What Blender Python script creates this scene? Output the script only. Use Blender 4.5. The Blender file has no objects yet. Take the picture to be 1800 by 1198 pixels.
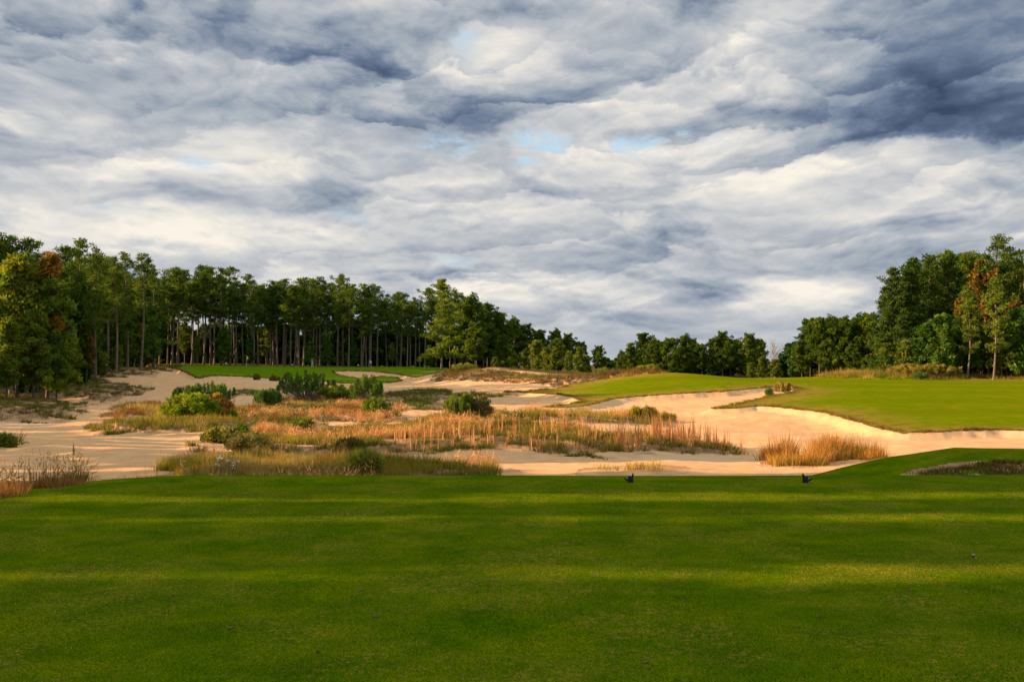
import bpy, math, random
import numpy as np
from mathutils import Vector, Matrix

# ------------------------------------------------------------------ camera, sky, sun, exposure
F = 1750.0; PITCH = math.atan(41.0 / F); CAMZ = 2.0
SC = bpy.context.scene
COL = SC.collection
cam_d = bpy.data.cameras.new("camera"); cam = bpy.data.objects.new("camera", cam_d); COL.objects.link(cam)
cam.location = (0, 0, CAMZ); cam.rotation_euler = (math.pi / 2 + PITCH, 0, 0)
cam_d.sensor_width = 36; cam_d.lens = 36 * F / 1800; cam_d.clip_end = 6000; cam_d.clip_start = 0.05
SC.camera = cam
SC.view_settings.view_transform = 'Standard'; SC.view_settings.look = 'None'
SC.view_settings.exposure = 1.3; SC.view_settings.gamma = 1.0
SUN_EL = math.radians(16.0); SUN_K = math.radians(2.5)
sd_ = bpy.data.lights.new("sun", 'SUN'); sun = bpy.data.objects.new("sun", sd_); COL.objects.link(sun)
sd_.energy = 5.0; sd_.angle = math.radians(0.5); sd_.color = (1.0, 0.62, 0.37)
Ldir = Vector((math.cos(SUN_EL) * math.cos(SUN_K), math.cos(SUN_EL) * math.sin(SUN_K), -math.sin(SUN_EL)))
sun.rotation_euler = Ldir.to_track_quat('-Z', 'Y').to_euler()
sun.location = (-200, -20, 80)


class NT:
    """tiny node-building helper"""
    def __init__(s, tree): s.t = tree; s.n = tree.nodes; s.l = tree.links
    def node(s, kind, **kw):
        n = s.n.new(kind)
        for k, v in kw.items(): setattr(n, k, v)
        return n
    def put(s, sock, v):
        if isinstance(v, bpy.types.NodeSocket): s.l.new(v, sock)
        elif v is not None: sock.default_value = v
    def math(s, op, a, b=None, c=None, clamp=False):
        n = s.node('ShaderNodeMath', operation=op, use_clamp=clamp)
        s.put(n.inputs[0], a)
        if b is not None: s.put(n.inputs[1], b)
        if c is not None: s.put(n.inputs[2], c)
        return n.outputs[0]
    def vmath(s, op, a, b=None, out=0):
        n = s.node('ShaderNodeVectorMath', operation=op)
        s.put(n.inputs[0], a)
        if b is not None: s.put(n.inputs[1], b)
        return n.outputs[out]
    def comb(s, x, y, z):
        n = s.node('ShaderNodeCombineXYZ')
        for i, v in enumerate((x, y, z)): s.put(n.inputs[i], v)
        return n.outputs[0]
    def sep(s, v):
        n = s.node('ShaderNodeSeparateXYZ'); s.put(n.inputs[0], v); return n.outputs
    def noise(s, vec, scale, detail=4, rough=0.55, dist=0.0, color=False):
        n = s.node('ShaderNodeTexNoise'); s.put(n.inputs['Vector'], vec)
        n.inputs['Scale'].default_value = scale; n.inputs['Detail'].default_value = detail
        n.inputs['Roughness'].default_value = rough; n.inputs['Distortion'].default_value = dist
        return n.outputs['Color' if color else 'Fac']
    def ramp(s, fac, stops, interp='LINEAR'):
        n = s.node('ShaderNodeValToRGB'); s.put(n.inputs[0], fac); cr = n.color_ramp; cr.interpolation = interp
        while len(cr.elements) < len(stops): cr.elements.new(0.5)
        for e, (p, c) in zip(cr.elements, stops): e.position = p; e.color = (*c, 1)
        return n.outputs[0]
    def mix(s, fac, a, b, mode='MIX'):
        n = s.node('ShaderNodeMix', data_type='RGBA', blend_type=mode)
        s.put(n.inputs[0], fac)
        for i, v in ((6, a), (7, b)):
            if isinstance(v, tuple): v = (*v, 1)
            s.put(n.inputs[i], v)
        return n.outputs[2]
    def mapr(s, v, a, b, c=0.0, d=1.0, smooth=True):
        n = s.node('ShaderNodeMapRange', interpolation_type='SMOOTHSTEP' if smooth else 'LINEAR')
        s.put(n.inputs[0], v)
        for i, q in enumerate((a, b, c, d)): n.inputs[1 + i].default_value = q
        return n.outputs[0]


world = bpy.data.worlds.new("World"); SC.world = world; world.use_nodes = True
W = NT(world.node_tree); W.n.clear()
tc = W.node('ShaderNodeTexCoord')
dx, dy, dz = W.sep(tc.outputs['Generated'])
sky = W.node('ShaderNodeTexSky', sky_type='NISHITA'); sky.sun_disc = False
sky.sun_elevation = SUN_EL; sky.sun_rotation = math.radians(-94) % (2 * math.pi)
sky.air_density = 1.0; sky.dust_density = 1.5; sky.ozone_density = 1.5
azr = W.math('ARCTAN2', dx, dy)
el = W.math('ARCSINE', dz)
elc = W.math('MAXIMUM', el, 0.0)
e3 = W.math('ADD', elc, 0.26)
qx = W.math('DIVIDE', W.math('MULTIPLY', azr, 3.0), W.math('ADD', W.math('MULTIPLY', elc, 0.35), 0.28))
qy = W.math('MULTIPLY', W.math('LOGARITHM', e3, 2.718282), 8.5)
P0 = W.comb(qx, qy, 0.0)
wn = W.noise(P0, 0.6, 1, 0.5, color=True)
wv = W.vmath('MULTIPLY', W.vmath('SUBTRACT', wn, (0.5, 0.5, 0.5)), (0.7, 0.5, 0.0))
P = W.vmath('ADD', P0, wv)
def puff(vec): return W.noise(vec, 0.50, 6, 0.52)
def off(dy_, dx_=0.0): return W.vmath('ADD', P, (3.7 + dx_, 1.3 + dy_, 2.0))
n_up = puff(off(0.17, -0.04)); n_dn = puff(off(-0.17, 0.04))
n_a = W.math('MULTIPLY', W.math('ADD', n_up, n_dn), 0.5)
relief = W.math('SUBTRACT', n_dn, n_up)
n_c = W.noise(W.vmath('ADD', W.vmath('MULTIPLY', P0, (0.35, 1.0, 1)), (1.1, 8.2, 3.0)), 0.5, 6, 0.55)
# angular position, warped a little, for the large cloud masses
awx = W.noise(P0, 0.7, 5, 0.55, color=True)
aw = W.vmath('MULTIPLY', W.vmath('SUBTRACT', awx, (0.5, 0.5, 0.5)), (0.20, 0.07, 0))
A = W.vmath('ADD', W.comb(azr, el, 0.0), aw)
def blob(u, v, ru, rv):
    az = math.atan((u - 900) / F); e = math.atan(-(v - 640) / F * math.cos(az))
    d = W.vmath('SUBTRACT', A, (az, e, 0))
    d = W.vmath('MULTIPLY', d, (F / ru, F / rv, 0))
    ln = W.vmath('LENGTH', d, out=1)
    return W.mapr(ln, 1.35, 0.15)
def blobs(lst):
    acc = None
    for u, v, ru, rv, a in lst:
        b = W.math('MULTIPLY', blob(u, v, ru, rv), a)
        acc = b if acc is None else W.math('ADD', acc, b)
    return acc
bright = blobs([(890, 95, 150, 70, .24), (1430, 90, 190, 110, .14), (600, 285, 260, 45, .14), (1290, 290, 420, 60, .22),
                (110, 235, 190, 45, .16), (330, 330, 260, 45, .14), (900, 350, 260, 45, .10), (120, 400, 300, 60, .22),
                (830, 405, 170, 40, .14), (1400, 512, 130, 50, .50), (900, 515, 140, 32, .48), (1620, 340, 240, 80, .12),
                (90, 20, 150, 50, .10), (400, 145, 160, 30, .10), (1060, 530, 70, 25, .2), (500, 420, 250, 50, .14)])
dark = blobs([(1740, 110, 360, 200, .38), (1330, 195, 240, 40, .14), (180, 345, 260, 28, .12), (480, 90, 560, 150, .17),
              (1400, 452, 520, 30, .16), (1230, 515, 170, 24, .24), (650, 195, 420, 40, .12), (1780, 200, 260, 60, .14),
              (450, 360, 200, 30, .14), (60, 120, 300, 60, .12), (1050, 15, 300, 60, .06), (880, 440, 220, 25, .06)])
gap = blobs([(960, 258, 330, 34, .95), (845, 70, 60, 70, .45), (350, 300, 50, 18, .35), (1180, 235, 110, 24, .6),
             (645, 385, 60, 40, .35), (40, 200, 60, 20, .2), (250, 372, 110, 16, .35), (830, 470, 60, 18, .3)])
t = W.math('ADD', W.math('MULTIPLY', W.math('SUBTRACT', n_a, 0.5), 0.55), 0.60)
t = W.math('ADD', t, W.math('MULTIPLY', relief, 0.55))
Pw = W.vmath('ADD', P, W.vmath('MULTIPLY', W.vmath('SUBTRACT', awx, (0.5, 0.5, 0.5)), (0.45, 0.45, 0)))
def cell(dy_): return W.noise(W.vmath('ADD', Pw, (5.2, 7.7 + dy_, 1.0)), 0.95, 7, 0.50)
c1 = cell(0.0); c2 = cell(-0.11)
edge_ = W.mapr(c1, 0.45, 0.53)
body_ = W.math('SUBTRACT', 0.14, W.math('MULTIPLY', W.math('SUBTRACT', c1, 0.47), 1.5))
t = W.math('ADD', t, W.math('MULTIPLY', edge_, body_))
t = W.math('ADD', t, W.math('MULTIPLY', W.math('SUBTRACT', c2, c1), 1.2))
# rounded heads: each puff is brighter on top than underneath
wf = W.noise(P, 1.6, 5, 0.62, color=True)
Pq = W.vmath('ADD', W.vmath('ADD', P, W.vmath('MULTIPLY', W.vmath('SUBTRACT', wf, (0.5, 0.5, 0.5)), (0.95, 0.95, 0))), (2.2, 5.1, 0))
where = W.mapr(n_c, 0.36, 0.58, 0.35, 1.0)
for sc_, am_ in ((0.75, 0.36), (1.8, 0.20), (4.0, 0.06)):
    v = W.node('ShaderNodeTexVoronoi', feature='SMOOTH_F1', voronoi_dimensions='2D'); v.inputs['Smoothness'].default_value = 0.22; W.put(v.inputs['Vector'], Pq); v.inputs['Scale'].default_value = sc_
    dpos = W.vmath('MULTIPLY', W.vmath('SUBTRACT', Pq, v.outputs['Position']), (sc_, sc_, sc_))
    sp = W.sep(dpos)
    up = W.math('ADD', W.math('MULTIPLY', sp[1], 1.0), W.math('MULTIPLY', sp[0], -0.12))
    t = W.math('ADD', t, W.math('MULTIPLY', W.math('MULTIPLY', up, am_), where))
    t = W.math('ADD', t, W.math('MULTIPLY', W.math('MULTIPLY', W.math('SUBTRACT', 0.38, v.outputs['Distance']), am_ * 0.6), where))
t = W.math('ADD', t, bright); t = W.math('SUBTRACT', t, dark)
# a smooth slate veil low over the horizon
veil = W.math('MULTIPLY', W.mapr(el, 0.08, 0.0), 0.70)
t = W.math('ADD', W.math('MULTIPLY', t, W.math('SUBTRACT', 1.0, veil)), W.math('MULTIPLY', veil, 0.52))
t = W.math('ADD', W.math('MULTIPLY', t, 0.75), 0.25)
ccol = W.ramp(t, [(0.0, (.045, .07, .13)), (0.25, (.095, .135, .225)), (0.4, (.17, .225, .325)), (0.55, (.34, .39, .46)), (0.685, (.49, .52, .56)),
                  (0.82, (.67, .67, .665)), (1.0, (.98, .91, .80))])
mask = W.math('MULTIPLY', gap, W.math('ADD', 0.58, W.math('MULTIPLY', W.math('SUBTRACT', 0.5, W.noise(Pq, 1.3, 4, 0.6)), 7.0)))
mask = W.mapr(mask, 0.08, 0.95, 0.0, 0.85)
skyc = W.vmath('MULTIPLY', sky.outputs[0], (0.10, 0.10, 0.10))
skyc = W.mix(0.8, skyc, (.58, .84, 1.04))
fin = W.mix(mask, ccol, skyc)
# unseen sky overhead and behind is brightened to lift light on the ground
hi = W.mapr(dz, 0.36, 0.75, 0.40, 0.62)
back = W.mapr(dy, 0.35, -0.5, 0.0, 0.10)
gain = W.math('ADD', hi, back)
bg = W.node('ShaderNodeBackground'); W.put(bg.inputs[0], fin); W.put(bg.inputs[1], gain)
wo = W.node('ShaderNodeOutputWorld'); W.l.new(bg.outputs[0], wo.inputs[0])
world.cycles.sampling_method = 'MANUAL'; world.cycles.sample_map_resolution = 256

# ------------------------------------------------------------------ general helpers
def ss(a, b, x):
    t = np.clip((x - a) / (b - a), 0, 1); return t * t * (3 - 2 * t)
def _h(ix, iy, seed):
    n = (ix.astype(np.int64) * 374761393 + iy.astype(np.int64) * 668265263 + seed * 974634777) & 0x7fffffff
    n = ((n ^ (n >> 13)) * 1274126177) & 0x7fffffff
    return ((n ^ (n >> 16)) & 0xffff) / 65535.0
def vnoise(x, y, seed=0):
    ix = np.floor(x); iy = np.floor(y); fx = x - ix; fy = y - iy
    fx = fx * fx * (3 - 2 * fx); fy = fy * fy * (3 - 2 * fy)
    a = _h(ix, iy, seed); b = _h(ix + 1, iy, seed); c = _h(ix, iy + 1, seed); d = _h(ix + 1, iy + 1, seed)
    return (a * (1 - fx) + b * fx) * (1 - fy) + (c * (1 - fx) + d * fx) * fy - 0.5
def fbm(x, y, seed=0, o=4):
    r = 0; a = 1.0
    for i in range(o):
        r = r + a * vnoise(x * 2 ** i, y * 2 ** i, seed + i * 7); a *= 0.5
    return r
def ray(u, v):
    cx = (u - 900) / F; cy = (599 - v) / F
    y = math.cos(PITCH) - cy * math.sin(PITCH)
    return cx / y, (math.sin(PITCH) + cy * math.cos(PITCH)) / y
def pt(u, D): return (u - 900) / F * D, D

def tag(o, label=None, cat=None, group=None, kind=None):
    if label: o['label'] = label
    if cat: o['category'] = cat
    if group: o['group'] = group
    if kind: o['kind'] = kind
    return o
def empty(name, loc, rz=0.0, s=1.0):
    o = bpy.data.objects.new(name, None); COL.objects.link(o); o.location = loc
    o.rotation_euler = (0, 0, rz); o.scale = (s, s, s); o.empty_display_size = 0.3
    return o
def mesh_np(name, V, faces, mats, cols=None, smooth=True, attrs=None, mi=None):
    """faces: list of index arrays (n,k)"""
    me = bpy.data.meshes.new(name); V = np.asarray(V, dtype=np.float32)
    me.vertices.add(len(V)); me.vertices.foreach_set('co', V.ravel())
    tot = sum(f.size for f in faces); npoly = sum(len(f) for f in faces)
    me.loops.add(tot); me.loops.foreach_set('vertex_index', np.concatenate([f.ravel() for f in faces]).astype(np.int32))
    ls = []; c = 0
    for f in faces:
        k = f.shape[1]; ls.append(c + np.arange(len(f)) * k); c += f.size
    me.polygons.add(npoly); me.polygons.foreach_set('loop_start', np.concatenate(ls).astype(np.int32))
    if mi is not None: me.polygons.foreach_set('material_index', np.asarray(mi, dtype=np.int32))
    me.polygons.foreach_set('use_smooth', np.full(npoly, smooth))
    if cols is not None:
        a = me.color_attributes.new('Col', 'FLOAT_COLOR', 'POINT')
        c4 = np.ones((len(V), 4), dtype=np.float32); c4[:, :3] = cols; a.data.foreach_set('color', c4.ravel())
    for k, v in (attrs or {}).items():
        a = me.attributes.new(k, 'FLOAT', 'POINT'); a.data.foreach_set('value', v.astype(np.float32))
    me.update(calc_edges=True); me.validate()
    for m in (mats if isinstance(mats, (list, tuple)) else [mats]): me.materials.append(m)
    return me
def obj(name, me, parent=None, loc=(0, 0, 0)):
    o = bpy.data.objects.new(name, me); COL.objects.link(o); o.location = loc
    if parent: o.parent = parent
    return o
def copy_tree(src, loc, rz, s):
    r = src.copy(); COL.objects.link(r); r.location = loc; r.rotation_euler = (0, 0, rz)
    r.scale = s if isinstance(s, tuple) else (s, s, s)
    for ch in src.children:
        c = ch.copy(); COL.objects.link(c); c.parent = r
    return r

def new_mat(name):
    m = bpy.data.materials.new(name); m.use_nodes = True; n = NT(m.node_tree); n.n.clear()
    out = n.node('ShaderNodeOutputMaterial'); return m, n, out
def simple_mat(name, col, rough=0.7, metal=0.0, var=0.15, scale=8.0):
    m, n, out = new_mat(name); b = n.node('ShaderNodeBsdfPrincipled')
    t = n.node('ShaderNodeTexCoord'); f = n.noise(t.outputs['Object'], scale, 4)
    c = n.mix(f, tuple(x * (1 - var) for x in col), tuple(min(1, x * (1 + var)) for x in col))
    n.put(b.inputs['Base Color'], c); b.inputs['Roughness'].default_value = rough; b.inputs['Metallic'].default_value = metal
    n.l.new(b.outputs[0], out.inputs[0]); return m
def leaf_mat(name, transl=0.3, hue=0.25, gain=1.0):
    m, n, out = new_mat(name)
    at = n.node('ShaderNodeAttribute', attribute_name='Col')
    oi = n.node('ShaderNodeObjectInfo')
    g = n.math('ADD', n.math('MULTIPLY', oi.outputs['Random'], hue * 2), 1.0 - hue)
    c = n.vmath('MULTIPLY', n.vmath('MULTIPLY', at.outputs['Color'], (gain * .97, gain * 1.1, gain * .7)), n.comb(g, n.math('ADD', n.math('MULTIPLY', g, 0.6), 0.4), g))
    d = n.node('ShaderNodeBsdfPrincipled'); n.put(d.inputs['Base Color'], c); d.inputs['Roughness'].default_value = 0.6
    d.inputs['Specular IOR Level'].default_value = 0.08
    tr = n.node('ShaderNodeBsdfTranslucent'); n.put(tr.inputs[0], n.vmath('MULTIPLY', c, (1.25, 1.2, 0.6)))
    mx = n.node('ShaderNodeMixShader'); mx.inputs[0].default_value = transl
    n.l.new(d.outputs[0], mx.inputs[1]); n.l.new(tr.outputs[0], mx.inputs[2]); n.l.new(mx.outputs[0], out.inputs[0])
    return m
M_LEAF = leaf_mat('tree_foliage', .38, .22, 1.4); M_GRASS = leaf_mat('dry_grass', 0.35, 0.0); M_SHRUB = leaf_mat('shrub_foliage', 0.35, 0.05, 1.35)
def bark_mat():
    m, n, out = new_mat('pine_bark'); b = n.node('ShaderNodeBsdfPrincipled')
    t = n.node('ShaderNodeTexCoord'); v = n.vmath('MULTIPLY', t.outputs['Object'], (1, 1, .25))
    f = n.noise(v, 6, 5, .65); oi = n.node('ShaderNodeObjectInfo')
    c = n.ramp(f, [(.3, (.06, .045, .035)), (.6, (.15, .11, .08)), (.8, (.24, .18, .13))])
    g = n.math('ADD', n.math('MULTIPLY', oi.outputs['Random'], .7), .6)
    c = n.vmath('MULTIPLY', c, n.comb(g, g, g))
    n.put(b.inputs['Base Color'], c); b.inputs['Roughness'].default_value = .9
    bu = n.node('ShaderNodeBump'); bu.inputs['Strength'].default_value = .6; n.put(bu.inputs['Height'], f)
    n.l.new(bu.outputs[0], b.inputs['Normal']); n.l.new(b.outputs[0], out.inputs[0]); return m
M_BARK = bark_mat(); M_TWIG = simple_mat('grey_twigs', (.26, .22, .19), .9)

# ------------------------------------------------------------------ the land
ctrl = {
 -500: [(800, 45), (742, 70), (715, 90), (700, 120), (690, 170), (680, 260)],
 0: [(833, 36), (800, 45), (742, 70), (715, 85), (700, 100), (688, 125), (672, 160), (660, 230)],
 200: [(830, 37), (790, 47), (750, 66), (715, 86), (690, 112), (662, 140), (646, 160), (642, 190), (642, 260)],
 400: [(830, 37), (790, 47), (755, 62), (720, 84), (695, 108), (672, 140), (660, 158), (648, 182), (641, 205), (641, 260)],
 600: [(830, 37), (795, 46), (755, 63), (725, 82), (700, 104), (680, 132), (672, 150), (660, 172), (649, 190), (644, 210), (643, 260)],
 750: [(830, 37), (795, 46), (755, 62), (728, 80), (703, 102), (688, 122), (674, 148), (663, 170), (650, 190), (646, 215), (646, 270)],
 860: [(830, 36), (795, 46), (755, 62), (730, 78), (705, 98), (690, 115), (670, 142), (646, 165), (650, 220)],
 1000: [(830, 36), (800, 45), (755, 62), (735, 75), (713, 90), (700, 100), (682, 118), (662, 150), (658, 190), (658, 260)],
 1160: [(830, 36), (800, 45), (765, 58), (740, 72), (720, 84), (697, 97), (678, 111), (654, 130), (664, 175), (663, 300)],
 1300: [(830, 36), (800, 46), (770, 58), (745, 70), (722, 80), (702, 93), (684, 104), (665, 135), (664, 180), (663, 300)],
 1500: [(830, 36), (800, 45), (770, 57), (742, 68), (712, 82), (686, 105), (665, 140), (661, 165), (662, 250)],
 1700: [(830, 36), (795, 45), (768, 57), (757, 61), (725, 75), (695, 98), (668, 140), (661, 165), (661, 250)],
 2000: [(800, 45), (762, 60), (725, 76), (695, 98), (668, 140), (662, 200)],
 2700: [(800, 45), (762, 60), (725, 76), (695, 98), (668, 140), (662, 200)]}
cp = []
for u, l in ctrl.items():
    for v, D in l:
        k, s = ray(u, v); cp.append((k * D, D, CAMZ + s * D))
for u in (-500, 0, 300, 600, 900, 1200, 1500, 1800, 2300, 2700):
    for D in (14, 24): x, y = pt(u, D); cp.append((x, y, -1.95))
    x, y = pt(u, 420); cp.append((x, y, -1.0))
cp = np.array(cp)
def warp(x, y):
    yy = np.clip(y, 12, 420); return np.clip(x / yy, -1.1, 1.1) * 3.0, np.log(yy) * 2.0
ca, cl = warp(cp[:, 0], cp[:, 1]); N = len(cp)
def tps(r2): return 0.5 * r2 * np.log(r2 + 1e-9)
Km = tps((ca[:, None] - ca) ** 2 + (cl[:, None] - cl) ** 2) + np.eye(N) * 0.002
Pm = np.stack([np.ones(N), ca, cl], 1); Mx = np.zeros((N + 3, N + 3)); Mx[:N, :N] = Km; Mx[:N, N:] = Pm; Mx[N:, :N] = Pm.T
wt = np.linalg.solve(Mx, np.concatenate([cp[:, 2], np.zeros(3)]))
def hbase(x, y):
    sh = x.shape; x = x.ravel(); y = y.ravel(); out = np.empty(len(x))
    for i in range(0, len(x), 60000):
        a, l = warp(x[i:i + 60000], y[i:i + 60000])
        out[i:i + 60000] = tps((a[:, None] - ca) ** 2 + (l[:, None] - cl) ** 2) @ wt[:N] + wt[N] + a * wt[N + 1] + l * wt[N + 2]
    return out.reshape(sh)
def cast(u, v):
    """world point where the line of sight through a photo point meets the smooth land"""
    k, s = ray(u, v); D = np.concatenate([np.arange(26, 90, .25), np.arange(90, 260, .5)])
    z = CAMZ + s * D; h = hbase(k * D, D); w = np.nonzero(z <= h)[0]
    d = D[w[0]] if len(w) else 235.0
    return k * d, d
def poly_img(pts):
    """photo outline -> ground polygon; a third number in a point fixes its distance"""
    out = []; n = len(pts)
    for i in range(n):
        a = pts[i]; b = pts[(i + 1) % n]
        if len(a) == 3 or len(b) == 3:
            out.append(pt(a[0], a[2]) if len(a) == 3 else cast(*a)); continue
        k = max(1, int(math.hypot(a[0] - b[0], (a[1] - b[1]) * 3) / 28))
        for j in range(k):
            f = j / k; out.append(cast(a[0] + (b[0] - a[0]) * f, a[1] + (b[1] - a[1]) * f))
    return np.array(out)
def sdf(poly, x, y, pad=25.0):
    """signed distance (m), positive inside"""
    sh = x.shape; x = x.ravel(); y = y.ravel(); out = np.full(len(x), -pad)
    lo = poly.min(0) - pad; hi = poly.max(0) + pad
    idx = np.nonzero((x > lo[0]) & (x < hi[0]) & (y > lo[1]) & (y < hi[1]))[0]
    X = x[idx]; Y = y[idx]; d = np.full(len(X), 1e9); ins = np.zeros(len(X), bool); n = len(poly)
    for i in range(n):
        ax, ay = poly[i]; bx, by = poly[(i + 1) % n]; ex, ey = bx - ax, by - ay
        tt = np.clip(((X - ax) * ex + (Y - ay) * ey) / (ex * ex + ey * ey + 1e-12), 0, 1)
        d = np.minimum(d, (X - ax - tt * ex) ** 2 + (Y - ay - tt * ey) ** 2)
        if ay != by:
            c = ((ay > Y) != (by > Y)) & (X < ex * (Y - ay) / (ey) + ax); ins ^= c
    d = np.sqrt(d); out[idx] = np.where(ins, d, -d); return np.maximum(out, -pad).reshape(sh)

GA = poly_img([(262, 634, 200), (262, 634, 300), (900, 640, 300), (835, 645, 200), (800, 648, 190), (765, 655), (728, 662), (700, 657), (655, 652), (610, 651),
               (584, 652), (592, 658), (612, 662), (640, 665), (670, 661), (698, 663), (706, 668), (690, 671), (640, 673), (600, 672),
               (540, 667), (480, 664), (420, 660), (375, 659), (348, 664), (334, 657), (318, 650), (296, 646, 172)])
GB = poly_img([(888, 690), (935, 691), (985, 694), (1010, 699), (1027, 706), (1000, 711), (955, 716), (990, 717), (1030, 713), (1075, 702),
               (1120, 697), (1200, 692), (1270, 688), (1340, 682), (1385, 678), (1404, 684), (1395, 690), (1350, 698), (1300, 710),
               (1255, 719), (1290, 718), (1330, 714), (1380, 717), (1430, 722), (1480, 733), (1520, 744), (1560, 757), (1590, 761),
               (1650, 759), (1700, 757), (1750, 755), (1800, 757), (1960, 763), (2300, 765), (2700, 0, 70), (2700, 0, 135), (1800, 0, 142),
               (1600, 0, 150), (1450, 0, 165), (1440, 0, 260), (1150, 0, 260), (1130, 0, 150), (1145, 656), (1080, 664), (1000, 677), (985, 682), (930, 687)])
GT = np.array([(90, 18.2), (20, 18.0), (0, 17.95), (-4.5, 17.95), (-5.85, 17.85), (-6.9, 17.3), (-7.55, 16.5), (-8.0, 15.55), (-9.4, 13.5),
               (-13, 10), (-17, 4), (-22, -20), (-30, -60), (90, -60)])
GC = np.array([(7.0, 25), (8.7, 30.6), (10, 32), (13, 33), (40, 33.5), (90, 34), (90, 18), (5, 18)])
GP = np.array([(9.6, 25.6), (10.4, 26.6), (11.6, 27.2), (12.6, 27.3), (13.6, 26.9), (14.3, 26.2), (13.6, 25.2), (11.5, 24.9)])
FO = np.array([pt(u, D) for u, D in ((-900, 60), (-300, 66), (-60, 86), (40, 92), (95, 96), (118, 104), (135, 130), (150, 150), (225, 162), (262, 178), (300, 206), (800, 210), (822, 180), (850, 166), (900, 160),
               (980, 156), (1080, 148), (1130, 156), (1180, 260), (1400, 240), (1440, 170), (1520, 158), (1800, 145), (2700, 128), (2700, 5600), (-900, 5600))])
# vegetation islands: outline in the photo
ROUGH = {
 'left_bank': [(-60, 734), (50, 735), (90, 739), (122, 727), (134, 716), (112, 704), (40, 700), (-60, 702)],
 'left_slope': [(128, 690), (148, 676), (190, 675), (228, 680), (254, 688), (220, 698), (168, 709), (134, 702)],
 'dark_heath': [(130, 672), (150, 662), (215, 664), (212, 656), (262, 657), (273, 652), (262, 645, 158), (215, 643, 160), (150, 650, 150)],
 'heath_top': [(262, 645), (310, 643), (300, 648), (268, 650)],
 'shrub_mat': [(186, 729), (205, 719), (245, 708), (300, 712), (400, 716), (420, 728), (330, 733), (240, 732)],
 'long_strip': [(173, 753), (175, 744), (240, 742), (330, 738), (400, 738), (520, 739), (575, 744), (520, 750), (440, 750), (330, 756), (230, 757)],
 'pink_field': [(425, 740), (412, 726), (440, 712), (500, 706), (560, 703), (640, 703), (690, 714), (700, 727), (690, 735), (600, 733), (520, 735)],
 'main_field': [(368, 787), (374, 772), (400, 762), (470, 757), (540, 758), (600, 757), (660, 754), (700, 750), (735, 738), (790, 734), (850, 744), (900, 752), (985, 759), (1060, 765), (1180, 772),
                (1290, 780), (1313, 791), (1230, 793), (1180, 794), (1130, 797), (1085, 791), (1050, 799), (1000, 794), (960, 787), (900, 786), (800, 787),
                (700, 790), (640, 794), (590, 797), (540, 800), (480, 798), (420, 797), (385, 794)],
 'right_strip': [(850, 734), (900, 726), (1000, 726), (1100, 728), (1160, 724), (1180, 731), (1150, 740), (1090, 745), (980, 746), (890, 744)],
 'tee_strip': [(255, 833), (268, 826), (330, 818), (440, 812), (560, 816), (680, 824), (800, 826), (868, 829), (872, 836, 34), (600, 840, 29), (300, 840, 29)],
 'small_tuft_row': [(1058, 835, 35), (1065, 829), (1100, 826), (1160, 829), (1160, 836, 35)],
 'right_island': [(1376, 822), (1380, 806), (1420, 797), (1470, 796), (1515, 800), (1527, 806), (1490, 813), (1440, 815), (1400, 820)],
 'green_strip_back': [(660, 697), (700, 690), (760, 689), (808, 691), (812, 697), (760, 703), (700, 706)],
 'green_strip_mid': [(690, 707), (740, 704), (782, 707), (778, 715), (720, 718), (692, 716)],
 'small_green': [(814, 691), (848, 690), (850, 696), (816, 697)],
 'small_tan': [(853, 696), (880, 692), (897, 690), (888, 696)],
 'green_strip_right': [(810, 715), (850, 711), (888, 713), (885, 720), (830, 722)],
 'ridge_heath': [(768, 665), (771, 655), (800, 650), (860, 651), (905, 658), (960, 662), (1020, 664), (1085, 660), (1050, 668), (990, 676), (950, 671), (900, 669), (850, 666), (810, 664)],
 'red_hump': [(1035, 0, 143), (1050, 0, 150), (1150, 0, 150), (1160, 655), (1120, 659), (1060, 664)],
 'right_ridge': [(1440, 663), (1520, 664), (1600, 665), (1700, 666), (1850, 668), (1850, 0, 148), (1600, 0, 157), (1450, 0, 168)],
 'back_patch': [(402, 690), (430, 685), (464, 690), (466, 696), (430, 699), (405, 698)],
 'edge_tuft_left': [(-40, 796), (12, 786), (17, 778), (0, 772), (-40, 770)],
 'bank_weeds': [(-160, 0, 14.6), (0, 0, 16.0), (100, 0, 17.0), (200, 0, 17.9), (270, 0, 18.4), (270, 0, 19.8), (100, 0, 18.9), (-160, 0, 17.6)],
}
ROUGH = {k: poly_img(v) for k, v in ROUGH.items()}
GF = np.array([(9.6, 26.1), (10.3, 27.0), (11.6, 27.7), (12.7, 27.8), (13.8, 27.3), (14.4, 26.6), (14.2, 26.2), (13.5, 26.5), (12.5, 26.7), (11.6, 26.6), (10.9, 26.4), (9.9, 25.9)])
ROUGH['scar'] = GF
MND_X = [8.0, 8.9, 10.2, 11.3, 13.4, 15.4, 22, 40]; MND_Z = [-1.95, -1.45, -1.05, -.78, -.47, -.50, -.6, -.8]

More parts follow.
